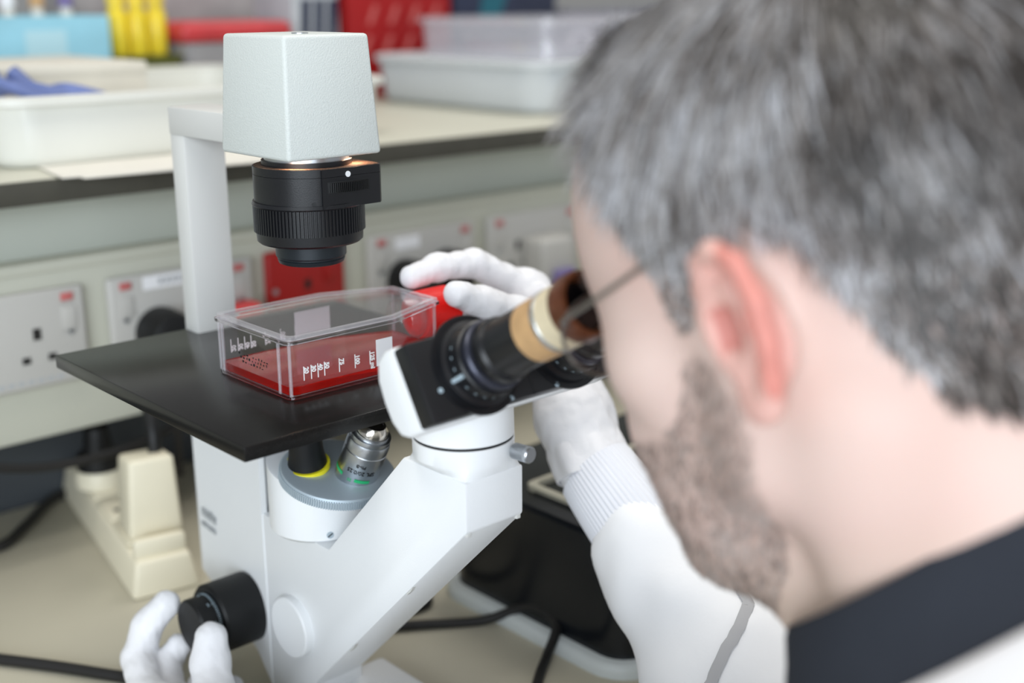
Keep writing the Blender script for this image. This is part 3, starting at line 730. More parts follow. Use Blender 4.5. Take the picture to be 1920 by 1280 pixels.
# focus knobs, cover disc, lettering
KY, KZ = .718, -.192
kn = MB().lathe([(XL + .001, .0252), (XL - .0010, .0254), (.3735, .0254), (.3717, .0240), (.3717, .0205), (.3732, .0200)], (0, KY, KZ), (1, 0, 0), 72, cap=True).build('coarse_focus_knob', M['blackp'], ms)
fk = MB().lathe([(.3740, .0196), (.3700, .0197), (.3700, .0193), (.3585, .0193), (.3565, .0180), (.3560, .0)], (0, KY, KZ), (1, 0, 0), 64).build('fine_focus_knob', M['blackp'], ms)
tk_ = MB()
for k in range(90):
    a = 2 * PI * k / 90; c, s = math.cos(a), math.sin(a); long = (k % 10 == 0)
    p0 = Vector((.3702 - (.0018 if long else .0008), KY + c * .0198, KZ + s * .0198))
    m4 = frame_mtx(p0, (1, 0, 0), (0, -s, c))
    tk_.box((0, -.00022, -.00015), (.0018 + (.001 if long else 0), .00022, .00012), mtx=m4)
tk_.build('scale_ticks', M['scale'], fk)
for k, s in enumerate('024681357'):
    a = math.radians(75 + 40 * k)
    p = Vector((.3655, KY + math.cos(a) * .01945, KZ + math.sin(a) * .01945))
    text_mesh('scale_number', s, .0036, frame_mtx(p, (1, 0, 0), (0, -math.sin(a), math.cos(a))), M['scale'], fk)
MB().lathe([(XL - .0062, 0), (XL - .0062, .0205), (XL - .0052, .0215), (XL + .001, .0217)], (0, .655, -.1825), (1, 0, 0), 72).build('cover_disc', M['scope'], ms)
lm = frame_mtx((XL + .0101 - .0093 * .0929 - .0004, .7950, -.1560), (-.0929, -1.0, 0.0), (0, 0, 1))
mm = MB()                                     # two blurred lines of small grey lettering: strokes only, nothing readable in the photo
rr = random.Random(3)
for (zz, hh, nn, wd) in ((.0085, .0085, 10, .0024), (.0, .0048, 13, .0018)):
    for i in range(nn):
        x = i * wd * 1.12 + (.002 if hh > .006 else 0)
        mm.box((x, zz, 0), (x + wd * .28, zz + hh * rr.choice((.75, 1.0)), .0004), mtx=lm)
        mm.box((x, zz + hh * rr.choice((0.02, .45, .66)), 0), (x + wd * .9, zz + hh * .10 + hh * rr.choice((0.02, .45, .66)), .0004), mtx=lm)
mm.build('maker_lettering', M['greyink'], ms)

# ------------------------------------------------------------------ culture flask on the stage
FX0, FX1, FY0, FY1 = .3718, .4985, .5955, .6785
FYC = (FY0 + FY1) / 2
fl = empty('culture_flask', (.44, FYC, 0.0002), 'clear plastic culture flask with red cap lying on the black stage', 'flask')
def flask_outline(i=0.0, x0=FX0, x1=FX1, sh=.4500, w=.0235):
    return [(x0 + i, FY0 + i + .004), (x0 + i + .0012, FY0 + i + .0012), (x0 + i + .004, FY0 + i), (sh, FY0 + i), (x1 - i, FYC - w + i * .6), (x1 - i, FYC + w - i * .6), (sh, FY1 - i), (x0 + i + .004, FY1 - i), (x0 + i + .0012, FY1 - i - .0012), (x0 + i, FY1 - i - .004)]
fo = flask_outline()
loopz = lambda o, z: [(x, y, z) for x, y in o]
MB().loft([loopz(fo, .0025), loopz(fo, .0345)], cap=False).build('side_walls', M['clear'], fl, 30)
MB().loft([loopz(flask_outline(.002), .0372), loopz(flask_outline(.002), .0380)], cap=True).build('top_wall', M['clear'], fl, 30)
MB().loft([loopz(flask_outline(.0012), .0004), loopz(flask_outline(.0012), .0012)], cap=True).build('bottom_wall', M['clear'], fl, 30)
def frame_loop(i0, i1, z0, z1, name, m):
    A, B = flask_outline(i0), flask_outline(i1)
    MB().loft([loopz(A, z0), loopz(A, z1), loopz(B, z1), loopz(B, z0), loopz(A, z0)], cap=False).build(name, m, fl, 30)
frame_loop(-.0018, .0016, .0342, .0362, 'rim', M['solid'])
frame_loop(-.0008, .0028, .0364, .0386, 'rim_bead', M['rimclear'])
frame_loop(-.0004, .0016, .0003, .0022, 'foot_rim', M['solid'])
for (x, y) in ((FX0 + .0012, FY0 + .0012), (FX0 + .0012, FY1 - .0012), (FX0 + .0005, FY0 + .012), (FX0 + .0005, FY1 - .006), (FX1 - .001, FYC - .0225), (FX1 - .001, FYC + .0225)):
    MB().lathe([(.0022, .0011), (.0343, .0011)], (x, y, 0), (0, 0, 1), 12).build('corner_rib', M['rimclear'], fl)
# neck and cap
nk = Vector((-.0120, FYC, .0215))
MB().lathe([(.5085, .0150), (.5105, .0132), (.530, .0130), (.530, .0112), (.508, .0112)], nk, (1, 0, 0), 48, cap=False).build('neck', M['clear_haze'], fl)
MB().lathe([(.497, .0145), (.4975, .0150), (.5088, .0150), (.5088, .0145)], nk, (1, 0, 0), 48, cap=False).build('neck_collar', M['clear_haze'], fl)
cp = MB().knurl(.0163, .0169, .5135, .5395, 60, nk, (1, 0, 0)).build('cap', M['capred'], fl, 22)
MB().lathe([(.5392, .0162), (.5412, .0150), (.5415, 0)], nk, (1, 0, 0), 60).build('cap_end', M['capred'], cp)
MB().lathe([(.5116, .0160), (.5136, .0164)], nk, (1, 0, 0), 60).build('cap_skirt', M['capred'], cp)
# printed scales: near wall and (seen from inside) far wall
def scale_print(y, sgn):
    mk = MB(); L = {'20': .3815, '30': .3867, '40': .3915, '50': .3962, '75': .4070, '100': .4187, '125': .4300}
    ztop = .0195
    for t, x in L.items():
        mk.box((x - .0003, y - (.0002 if sgn < 0 else 0), .0108 - .0 * x), (x + .0003, y + (0 if sgn < 0 else .0002), ztop))
    mk.build('scale_line', M['print_w'], fl)
    for t, x in L.items():
        s = t + (' ml' if t == '125' else '')
        # text runs down (-Z), letter tops towards +X, seen from outside the wall
        mt = frame_mtx((x + .0006, y - .0001 if sgn < 0 else y + .0001, ztop - .0006), (0, 0, -sgn * -1.0) if sgn < 0 else (0, 0, 1), (1, 0, 0))
        if sgn > 0: mt = frame_mtx((x + .0006, y + .0001, .0112), (0, 0, 1), (1, 0, 0))
        text_mesh('scale_number', s, .0040, mt, M['print_w'], fl, bold=.00016)
scale_print(FY0 - .0002, -1)
scale_print(FY1 + .0002, 1)
MB().box((.4350, FY0 - .0004, .0085), (.4475, FY0 - .0001, .0255)).build('writing_patch', M['label_w'], fl)
MB().box((.4300, FY1 + .0001, .0125), (.4580, FY1 + .0004, .0285)).build('writing_patch', M['label_w'], fl)
mm = MB(); rr = random.Random(5)              # faint dotted code on the end wall
for row in range(3):
    for i in range(11 - row):
        if rr.random() < .85:
            yy = .6510 - .0032 * i - .002 * row; zz = .0178 - .0024 * row
            mm.box((FX0 - .00025, yy, zz), (FX0 - .00005, yy + .0005 + .0012 * rr.random(), zz + .0004 + .0012 * rr.random()))
mm.build('dot_code', M['ink'], fl)
# liquid
med = bpy.data.materials.new('red_medium'); med.use_nodes = True
p = med.node_tree.nodes['Principled BSDF']
p.inputs['Base Color'].default_value = srgb(234, 26, 10); p.inputs['Roughness'].default_value = 0.02
p.inputs['Transmission Weight'].default_value = 0.77; p.inputs['IOR'].default_value = 1.46
M['medium'] = med
lo = flask_outline(.0014, sh=.449)
lq = MB().loft([loopz(lo, .0024), loopz(lo, .0074), loopz(flask_outline(.0017, sh=.449), .0070)]).build('culture_medium', M['medium'], None, 30)
tag(lq, 'shallow layer of red liquid medium inside the clear flask', 'liquid')

# ------------------------------------------------------------------ signed-distance sculpting for the person
class Field:
    def __init__(s, lo, hi, h):
        s.h = h; s.lo = np.array(lo, np.float32)
        s.n = np.ceil((np.array(hi) - np.array(lo)) / h).astype(int) + 1
        s.ax = [s.lo[i] + h * np.arange(s.n[i], dtype=np.float32) for i in range(3)]
        s.v = np.full(tuple(s.n), 1.0, np.float32)
    def add(s, f, lo, hi, k=0.0, op='u'):
        m = k * 1.2 + 4 * s.h
        sl = []
        for i in range(3):
            a = int(np.clip(np.floor((lo[i] - m - s.lo[i]) / s.h), 0, s.n[i])); b = int(np.clip(np.ceil((hi[i] + m - s.lo[i]) / s.h) + 1, 0, s.n[i]))
            if b <= a: return s
            sl.append(slice(a, b))
        X, Y, Z = np.meshgrid(s.ax[0][sl[0]], s.ax[1][sl[1]], s.ax[2][sl[2]], indexing='ij')
        d = f(X, Y, Z).astype(np.float32); v = s.v[tuple(sl)]
        if op == 'u':
            if k > 0:
                t = np.clip(0.5 + 0.5 * (v - d) / k, 0, 1); r = v * (1 - t) + d * t - k * t * (1 - t)
            else: r = np.minimum(v, d)
        else:                                   # smooth subtraction
            t = np.clip(0.5 - 0.5 * (v + d) / max(k, 1e-6), 0, 1); r = v * (1 - t) - d * t + k * t * (1 - t)
        s.v[tuple(sl)] = r
        return s
    def sphere(s, c, r, k=0.0, op='u'):
        c = np.array(c)
        return s.add(lambda X, Y, Z: np.sqrt((X - c[0]) ** 2 + (Y - c[1]) ** 2 + (Z - c[2]) ** 2) - r, c - r, c + r, k, op)
    def ell(s, c, r, k=0.0, op='u', rx=0.0, ry=0.0, rz=0.0):
        c = np.array(c, float); r = np.array(r, float)
        R = np.array((Matrix.Rotation(rz, 3, 'Z') @ Matrix.Rotation(ry, 3, 'Y') @ Matrix.Rotation(rx, 3, 'X')).transposed())
        def f(X, Y, Z):
            a, b, d = X - c[0], Y - c[1], Z - c[2]
            u = (R[0, 0] * a + R[0, 1] * b + R[0, 2] * d) / r[0]; v = (R[1, 0] * a + R[1, 1] * b + R[1, 2] * d) / r[1]; w = (R[2, 0] * a + R[2, 1] * b + R[2, 2] * d) / r[2]
            k0 = np.sqrt(u * u + v * v + w * w); k1 = np.sqrt((u / r[0]) ** 2 + (v / r[1]) ** 2 + (w / r[2]) ** 2)
            return np.where(k1 > 1e-9, k0 * (k0 - 1) / np.maximum(k1, 1e-9), -r.min())
        m = r.max(); return s.add(f, c - m, c + m, k, op)
    def cone(s, a, b, ra, rb, k=0.0, op='u'):
        a = np.array(a, float); b = np.array(b, float); ab = b - a; L2 = ab @ ab
        def f(X, Y, Z):
            px, py, pz = X - a[0], Y - a[1], Z - a[2]
            t = np.clip((px * ab[0] + py * ab[1] + pz * ab[2]) / L2, 0, 1)
            return np.sqrt((px - t * ab[0]) ** 2 + (py - t * ab[1]) ** 2 + (pz - t * ab[2]) ** 2) - (ra + (rb - ra) * t)
        m = max(ra, rb); return s.add(f, np.minimum(a, b) - m, np.maximum(a, b) + m, k, op)
    def chain(s, pts, rs, k=0.0, op='u'):
        for i in range(len(pts) - 1): s.cone(pts[i], pts[i + 1], rs[i], rs[i + 1], k, op)
        return s
    def mesh(s):
        """naive surface nets"""
        v = s.v; neg = v < 0
        nx, ny, nz = v.shape
        corners = [(i, j, k) for i in (0, 1) for j in (0, 1) for k in (0, 1)]
        cnt = np.zeros((nx - 1, ny - 1, nz - 1), np.int8)
        for i, j, k in corners: cnt += neg[i:nx - 1 + i, j:ny - 1 + j, k:nz - 1 + k]
        act = (cnt > 0) & (cnt < 8)
        idx = -np.ones(act.shape, np.int64); ids = np.argwhere(act); idx[act] = np.arange(len(ids))
        acc = np.zeros((len(ids), 3)); num = np.zeros(len(ids))
        cv = {c: v[ids[:, 0] + c[0], ids[:, 1] + c[1], ids[:, 2] + c[2]] for c in corners}
        for c in corners:
            for ax in range(3):
                if c[ax]: continue
                d = list(c); d[ax] = 1; d = tuple(d)
                A, B = cv[c], cv[d]; mk = (A < 0) != (B < 0)
                t = np.where(mk, A / np.where(mk, A - B, 1), 0)
                p = np.zeros((len(ids), 3)); p[:] = c; p[:, ax] += t
                acc[mk] += p[mk]; num[mk] += 1
        P = (ids + acc / num[:, None]) * s.h + s.lo
        faces = []
        for ax in range(3):
            o1, o2 = [a for a in range(3) if a != ax]
            sl0 = [slice(1, -1)] * 3; sl1 = [slice(1, -1)] * 3
            sl0[ax] = slice(0, -1); sl1[ax] = slice(1, None)
            A = neg[tuple(sl0)]; B = neg[tuple(sl1)]
            e = np.argwhere(A != B)
            if not len(e): continue
            fl = A[tuple(e.T)]
            g = e.copy(); g[:, o1] += 1; g[:, o2] += 1     # grid index of edge start
            q = []
            for d1, d2 in ((-1, -1), (0, -1), (0, 0), (-1, 0)):
                w = g.copy(); w[:, o1] += d1; w[:, o2] += d2
                q.append(idx[w[:, 0], w[:, 1], w[:, 2]])
            q = np.stack(q, 1)
            flip = fl if ax != 1 else ~fl
            q[~flip] = q[~flip][:, ::-1]
            faces.append(q)
        F = np.concatenate(faces)
        F = F[(F >= 0).all(1)]
        return P, F

def np_mesh(name, P, F, m, parent=None, sharp=None, color=None, smooth_iter=0):
    me = bpy.data.meshes.new(name)
    me.vertices.add(len(P)); me.vertices.foreach_set('co', np.asarray(P, np.float32).ravel())
    k = F.shape[1]
    me.loops.add(F.size); me.loops.foreach_set('vertex_index', F.ravel().astype(np.int32))
    me.polygons.add(len(F)); me.polygons.foreach_set('loop_start', np.arange(0, F.size, k, dtype=np.int32)); me.polygons.foreach_set('loop_total', np.full(len(F), k, np.int32))
    me.update(); me.validate()
    if color is not None:
        a = me.color_attributes.new('tint', 'FLOAT_COLOR', 'POINT'); a.data.foreach_set('color', np.asarray(color, np.float32).ravel())
    me.polygons.foreach_set('use_smooth', [True] * len(me.polygons))
    return finish(me, name, m, parent, sharp)

def relax(P, F, it=2, w=0.5):
    n = len(P)
    e = np.concatenate([F[:, [i, (i + 1) % F.shape[1]]] for i in range(F.shape[1])])
    deg = np.bincount(e.ravel(), minlength=n).astype(float)
    for s in range(it):
        acc = np.zeros_like(P)
        np.add.at(acc, e[:, 0], P[e[:, 1]]); np.add.at(acc, e[:, 1], P[e[:, 0]])
        P = P + w * (acc / np.maximum(deg, 1)[:, None] - P)
    return P

def vnormals(P, F):
    n = np.zeros_like(P)
    fn = np.cross(P[F[:, 2]] - P[F[:, 0]], P[F[:, 3 % F.shape[1]]] - P[F[:, 1]]) if F.shape[1] == 4 else np.cross(P[F[:, 1]] - P[F[:, 0]], P[F[:, 2]] - P[F[:, 0]])
    for k in range(F.shape[1]): np.add.at(n, F[:, k], fn)
    return n / np.maximum(np.linalg.norm(n, axis=1), 1e-12)[:, None]

def fbm(P, s, oct=3, seed=0):
    """cheap smooth noise from sums of sines"""
    r = np.random.default_rng(seed); v = np.zeros(len(P)); a = 1.0; tot = 0
    for o in range(oct):
        for q in range(4):
            d = r.normal(size=3); d /= np.linalg.norm(d)
            v += a * np.sin(P @ d * s * (1 + .35 * r.random()) + r.random() * 6.28); tot += a * .7
        s *= 1.9; a *= .55
    return v / tot

# ------------------------------------------------------------------ the person at the microscope
HE = np.array([.431, .262, .1125]); HP = math.radians(24); HS = 1.035
cH, sH = math.cos(HP), math.sin(HP)
RH = np.array([[1, 0, 0], [0, cH, sH], [0, -sH, cH]])      # head-local -> world (pitched forward)
toW = lambda p: (np.asarray(p) * HS) @ RH.T + HE
toL = lambda p: ((np.asarray(p) - HE) @ RH) / HS

person = empty('person', (.43, .02, -1.15), 'man in a white lab coat and white gloves looking into the microscope eyepieces', 'person')

def build_head():
    f = Field((-.10, -.175, -.215), (.10, .140, .150), .0023)
    f.ell((0, -.006, .054), (.0755, .100, .084))
    f.ell((0, .041, .038), (.0690, .066, .085), .03)                     # forehead, face mass
    f.ell((0, .050, -.025), (.0610, .050, .062), .03)
    for sx in (-1, 1):
        f.cone((sx * .050, .015, -.052), (sx * .018, .084, -.085), .014, .018, .028)     # jaw line
        f.cone((sx * .060, .010, .0), (sx * .051, .016, -.05), .012, .015, .022)
        f.ell((sx * .048, .060, -.004), (.019, .020, .014), .022)                         # cheek bone
        f.cone((sx * .029, .084, -.035), (sx * .033, .074, -.062), .017, .016, .02)
    f.ell((0, .091, -.088), (.020, .015, .015), .02)                      # chin
    f.cone((-.030, .086, .0335), (.030, .086, .0335), .008, .008, .016)   # brow ridge
    for sx in (-1, 1):
        f.ell((sx * .032, .094, .018), (.017, .012, .0115), .012, 's')    # eye sockets
        f.sphere((sx * .032, .0775, .018), .0122, .004)
        f.cone((sx * .022, .0885, .0245), (sx * .043, .084, .0235), .0028, .0024, .004)   # lids
        f.cone((sx * .022, .0875, .0125), (sx * .043, .083, .0135), .0024, .0022, .004)
    f.cone((0, .092, .026), (0, .113, -.012), .0068, .0098, .010)         # nose
    f.sphere((0, .1145, -.0150), .0102, .008)
    for sx in (-1, 1):
        f.ell((sx * .0125, .103, -.019), (.0075, .0105, .0075), .006)
        f.sphere((sx * .0065, .108, -.0265), .0035, .003, 's')
    f.ell((0, .092, -.040), (.022, .012, .012), .014)
    f.ell((0, .0995, -.0475), (.0215, .0065, .0048), .005)                # lips
    f.ell((0, .0975, -.0575), (.0190, .0070, .0052), .005)
    f.ell((0, .108, -.0525), (.024, .008, .0010), .003, 's')
    # neck (local: the neck runs back and down from the skull)
    f.chain([(0, -.020, -.01), (0, -.034, -.080), (0, -.048, -.150), (0, -.060, -.24)], [.058, .0565, .0575, .066], .03)
    f.cone((0, .052, -.080), (0, .016, -.175), .026, .046, .035)
    for sx in (-1, 1): f.cone((sx * .050, -.020, -.040), (sx * .020, .015, -.185), .016, .018, .022)
    # ears
    for sx in (-1, 1):
        X = lambda o, y, z: (sx * (.0745 + o), y, z)
        f.ell(X(.004, -.008, .000), (.0075, .016, .025), .006, rz=sx * -.30, rx=-.20)
        hel = [X(.000, .005, .006), X(.005, .006, .0165), X(.009, .000, .0260), X(.0130, -.010, .0285), X(.0160, -.0205, .0215), X(.0165, -.0245, .007), X(.0140, -.0220, -.008), X(.009, -.0150, -.0205), X(.005, -.0085, -.0280)]
        f.chain(hel, [.0030, .0035, .0038, .0040, .0040, .0040, .0040, .0042, .0046], .0025)
        f.chain([X(.009, -.010, .016), X(.011, -.0150, .003), X(.008, -.011, -.011)], [.003, .0032, .003], .003)
        f.ell(X(.004, -.004, -.0260), (.0050, .0085, .0095), .006)
        f.ell(X(.0135, -.003, .0000), (.0085, .0075, .0115), .004, 's')
        f.ell(X(.0160, -.0165, .0110), (.0050, .0030, .0110), .002, 's')
        f.ell(X(.002, .0065, -.002), (.0050, .0035, .0060), .003)
    return f.mesh()

hp, hf = build_head()
hp = relax(hp, hf, 1, .4)
hn = vnormals(hp, hf)
if (hn * (hp - hp.mean(0))).sum() < 0: hf = hf[:, ::-1].copy(); hn = -hn

def inpoly(y, z, poly):
    r = np.zeros(len(y), bool); n = len(poly)
    for i in range(n):
        (y1, z1), (y2, z2) = poly[i], poly[(i + 1) % n]
        c = ((z1 > z) != (z2 > z)); t = y1 + (z - z1) / (z2 - z1 + 1e-12) * (y2 - y1)
        r ^= c & (y < t)
    return r
HAIR = [(.083, .200), (.0760, .118), (.063, .088), (.049, .064), (.037, .046), (.0335, .030), (.0300, .004), (.019, .004), (.014, .016), (.010, .032), (.002, .040), (-.012, .044), (-.026, .042), (-.032, .026), (-.036, .006), (-.045, -.020), (-.060, -.044), (-.080, -.054), (-.14, -.056), (-.20, .20)]
BEARD = [(.034, -.006), (.038, -.016), (.050, -.028), (.066, -.034), (.085, -.033), (.130, -.032), (.130, -.112), (.060, -.118), (.040, -.098), (.018, -.066), (.010, -.040), (.014, -.012), (.020, -.004)]
ear = (np.abs(hp[:, 0]) > .0735) & (hp[:, 1] > -.034) & (hp[:, 1] < .014) & (hp[:, 2] > -.038) & (hp[:, 2] < .042)
hairm = inpoly(hp[:, 1], hp[:, 2], HAIR) & ~ear
lipm = (np.abs(hp[:, 0]) < .021) & (hp[:, 1] > .096) & (hp[:, 2] < -.043) & (hp[:, 2] > -.062)
beardm = inpoly(hp[:, 1], hp[:, 2], BEARD) & ~lipm & ~ear
base = np.array(srgb(226, 201, 190)); col = np.tile(base, (len(hp), 1))
def blend(c, w): 
    global col
    w = np.clip(w, 0, 1)[:, None]; col = col * (1 - w) + np.array(srgb(*c)) * w
nz = fbm(hp, 60, 3, 4)
blend((216, 178, 166), .30 + .30 * nz)
blend((226, 202, 184), np.clip((-hp[:, 2] - .075) / .05, 0, .8))                   # neck a little yellower
blend((232, 160, 146), .50 * np.exp(-(((np.abs(hp[:, 0]) - .085) / .012) ** 2)) * ear)
blend((220, 122, 108), .65 * ear * (hp[:, 1] < -.015) * np.clip((np.abs(hp[:, 0]) - .074) / .01, 0, 1))
blend((196, 112, 102), .7 * ((np.abs(np.abs(hp[:, 0]) - .082) < .006) & (np.abs(hp[:, 1] + .004) < .006) & (np.abs(hp[:, 2] - .001) < .008)))
blend((200, 120, 112), .7 * lipm)
blend((214, 150, 136), .4 * np.exp(-((hp[:, 1] - .115) / .012) ** 2))
blend((150, 128, 118), .55 * beardm * (.75 + .25 * nz))
blend((120, 112, 108), .70 * hairm)
hw = toW(hp)

# torso and arms under the clothes, one skin with the head
WR = np.array((.5860, .5600, -.0740)); ELR = np.array((.571, .325, -.238)); SHR = np.array((.620, .130, -.085))
WL = np.array((.300, .600, -.211)); ELL = np.array((.215, .350, -.175)); SHL = np.array((.240, .130, -.085))
f = Field((.10, -.20, -.72), (.76, .64, .06), .009)
f.chain([(.43, .165, .0), (.43, .125, -.10), (.43, .07, -.28), (.43, .0, -.50), (.43, -.02, -.66)], [.052, .10, .115, .11, .115], .06)
f.cone(SHL + (.02, 0, -.02), SHR + (-.02, 0, -.02), .048, .048, .05)
for S, E_, W_ in ((SHL, ELL, WL), (SHR, ELR, WR)):
    f.chain([S, E_, W_], [.044, .034, .020], .02)
bp_, bf_ = f.mesh(); bp_ = relax(bp_, bf_, 1)
bn_ = vnormals(bp_, bf_)
if (bn_ * (bp_ - bp_.mean(0))).sum() < 0: bf_ = bf_[:, ::-1].copy()
allP = np.concatenate([hw, bp_]); allF = np.concatenate([hf, bf_ + len(hw)])
allC = np.concatenate([col, np.tile(np.array(srgb(214, 160, 128)), (len(bp_), 1))])
np_mesh('body', allP, allF, M['skin'], person, None, allC)

# eyes (coloured discs on the lids' opening are hidden behind the eyepieces but built)
for sx in (-1, 1):
    c = toW((sx * .032, .0785, .018)); d = RH @ np.array((0, 1, -.05))
    MB().lathe([(.0, .0116), (.006, .0100), (.0095, .0062), (.0116, 0)], c, d, 24).build('eyeball', mat('eye_white', (232, 228, 224), .15), person)
    MB().lathe([(.0096, .0058), (.0119, .0030), (.0121, 0)], c, d, 24).build('iris', mat('iris_brown', (70, 48, 34), .1), person)

# hair: short ribbons lying along the skull from the crown whorl
def strands(name, mask, count, lmin, lmax, width, lift, flow, cols, seed, segs=3, droop=0.0, lenf=None, liftf=None, tonef=None):
    r = np.random.default_rng(seed)
    a, b, c = hp[hf[:, 0]], hp[hf[:, 1]], hp[hf[:, 2]]
    fm_ = mask[hf].mean(1)
    ar = np.linalg.norm(np.cross(b - a, c - a), axis=1) * (fm_ > .5)
    pick = r.choice(len(hf), count, p=ar / ar.sum())
    u, v = r.random(count), r.random(count)
    q = hp[hf[pick]]
    root = (q[:, 0] * ((1 - u) * (1 - v))[:, None] + q[:, 1] * (u * (1 - v))[:, None] + q[:, 2] * (u * v)[:, None] + q[:, 3] * ((1 - u) * v)[:, None])
    nrm = hn[hf[pick]].mean(1); nrm /= np.linalg.norm(nrm, axis=1)[:, None]
    d = flow(root, nrm, r); d -= nrm * (d * nrm).sum(1)[:, None]; d /= np.maximum(np.linalg.norm(d, axis=1), 1e-9)[:, None]
    clump = fbm(root, 260, 2, seed + 1)
    side = np.cross(d, nrm)
    d = d + side * (.35 * clump + .22 * r.normal(size=count))[:, None]; d /= np.linalg.norm(d, axis=1)[:, None]
    side = np.cross(d, nrm)
    L = lmin + (lmax - lmin) * r.random(count)
    if lenf is not None: L = L * lenf(root)
    lift = lift * (liftf(root) if liftf is not None else np.ones(count))
    droop = droop * np.ones(count) / np.maximum(lift / lift.min(), 1)
    P = []
    for s in range(segs + 1):
        t = s / segs
        p = root + d * (L * t)[:, None] + nrm * (L * lift * t * (1 - .5 * t))[:, None]
        # keep to the curvature of the skull
        p = p - nrm * ((L * t) ** 2 * droop)[:, None]
        w = width * (1 - .8 * t) * .5
        P.append(p - side * w); P.append(p + side * w)
    P = np.stack(P, 1)
    n2 = 2 * (segs + 1); base_i = np.arange(count)[:, None] * n2
    F = np.concatenate([np.stack([base_i[:, 0] + 2 * s, base_i[:, 0] + 2 * s + 1, base_i[:, 0] + 2 * s + 3, base_i[:, 0] + 2 * s + 2], 1) for s in range(segs)])
    tone = .5 + .5 * fbm(root, 150, 3, seed + 2) + .35 * r.normal(size=count)
    if tonef is not None: tone = tone + tonef(root)
    C0 = np.array([srgb(*x) for x in cols]); ti = np.clip(tone, 0, .999) * (len(cols) - 1); i0 = ti.astype(int); fr = (ti - i0)[:, None]
    C = C0[i0] * (1 - fr) + C0[np.minimum(i0 + 1, len(cols) - 1)] * fr
    C = np.repeat(C, n2, 0)
    o = np_mesh(name, toW(P.reshape(-1, 3)), F, M['hair'], person, None, C)
    o['kind'] = 'stuff'
    return o
WH = np.array((-.022, -.058, .124))
HLZ = np.array([-.02, .004, .030, .046, .064, .088, .118, .200]); HLY = np.array([.030, .030, .0335, .037, .049, .063, .076, .083])
edge_d = lambda p: np.interp(p[:, 2], HLZ, HLY) - p[:, 1]
def hair_flow(p, n, r):
    d = p - WH
    d[:, 2] -= .010
    d = d / np.linalg.norm(d, axis=1)[:, None]
    fr = sm(1 - edge_d(p) / .045) * sm((p[:, 2] - .035) / .04)
    d[:, 2] -= .35 * (1 - fr); d[:, 1] -= .15 * (1 - fr)
    up = np.stack([.5 * np.sign(p[:, 0]) + 0 * p[:, 0], -.35 + 0 * p[:, 0], .9 + 0 * p[:, 0]], 1)
    dn = np.array((0, -.35, -1.0))
    d = d * (1 - fr)[:, None] + up * fr[:, None]
    sd = sm(1 - edge_d(p) / .03) * (1 - sm((p[:, 2] - .035) / .04))
    return d * (1 - sd)[:, None] + dn * sd[:, None]
sm = lambda x: np.clip(x, 0, 1) ** 2 * (3 - 2 * np.clip(x, 0, 1))
h_len = lambda p: (.26 + .74 * sm((p[:, 2] + .01) / .085)) * (.30 + .70 * sm((edge_d(p) + .002) / .035)) * (1 - .55 * sm((p[:, 1] - .006) / .01) * sm((.046 - p[:, 2]) / .02))
h_lift = lambda p: 1.0 + 2.3 * sm((p[:, 1] - .005) / .06) * sm((p[:, 2] - .07) / .05)
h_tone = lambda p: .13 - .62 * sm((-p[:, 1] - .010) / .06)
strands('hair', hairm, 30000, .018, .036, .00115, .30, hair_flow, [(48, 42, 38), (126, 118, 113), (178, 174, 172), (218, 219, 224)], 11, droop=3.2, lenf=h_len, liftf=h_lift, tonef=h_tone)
def beard_flow(p, n, r):
    d = np.zeros_like(p); d[:, 2] = -1; d[:, 1] = .35; return d + .3 * r.normal(size=p.shape)
strands('beard', beardm, 6000, .002, .005, .0005, .55, beard_flow, [(104, 88, 80), (150, 134, 126), (200, 190, 184)], 12, segs=2)
browm = (np.abs(np.abs(hp[:, 0]) - .031) < .018) & (np.abs(hp[:, 2] - .0375 + .05 * (np.abs(hp[:, 0]) - .02) ** 1) < .0045) & (hp[:, 1] > .05)
strands('eyebrows', browm, 700, .005, .009, .0006, .35, lambda p, n, r: np.stack([np.sign(p[:, 0]), 0 * p[:, 0], .2 + 0 * p[:, 0]], 1), [(70, 62, 58), (120, 112, 108)], 13, segs=2)

# spectacles
sp_ = MB()
for sx in (-1, 1):
    sp_.tube([toW(p) for p in ((sx * .060, .098, .022), (sx * .068, .090, .0235), (sx * .0775, .050, .0285), (sx * .0790, .015, .0350), (sx * .0775, .000, .0385), (sx * .0765, -.014, .0385), (sx * .0755, -.026, .026))], .0011, 8)
    ring_ = [toW((sx * .033 + .0265 * math.cos(t), .1035 - .10 * abs(.0265 * math.cos(t)) * 0, .014 + .0185 * math.sin(t))) for t in [2 * PI * k / 22 for k in range(22)]]
    sp_.tube(ring_, .0010, 6, 2, closed=True)
sp_.tube([toW(p) for p in ((-.0075, .1040, .018), (0, .1065, .0215), (.0075, .1040, .018))], .0010, 8)
so = sp_.build('spectacles', M['metal'], person, 60)
for sx in (-1, 1):
    lp = [toW((sx * .033 + .0258 * math.cos(t), .1035, .014 + .0178 * math.sin(t))) for t in [2 * PI * k / 28 for k in range(28)]]
    dv = RH @ np.array((0, .0012, 0))
    MB().loft([lp, [p + dv for p in lp]]).build('lens', M['clear'], so, 30)

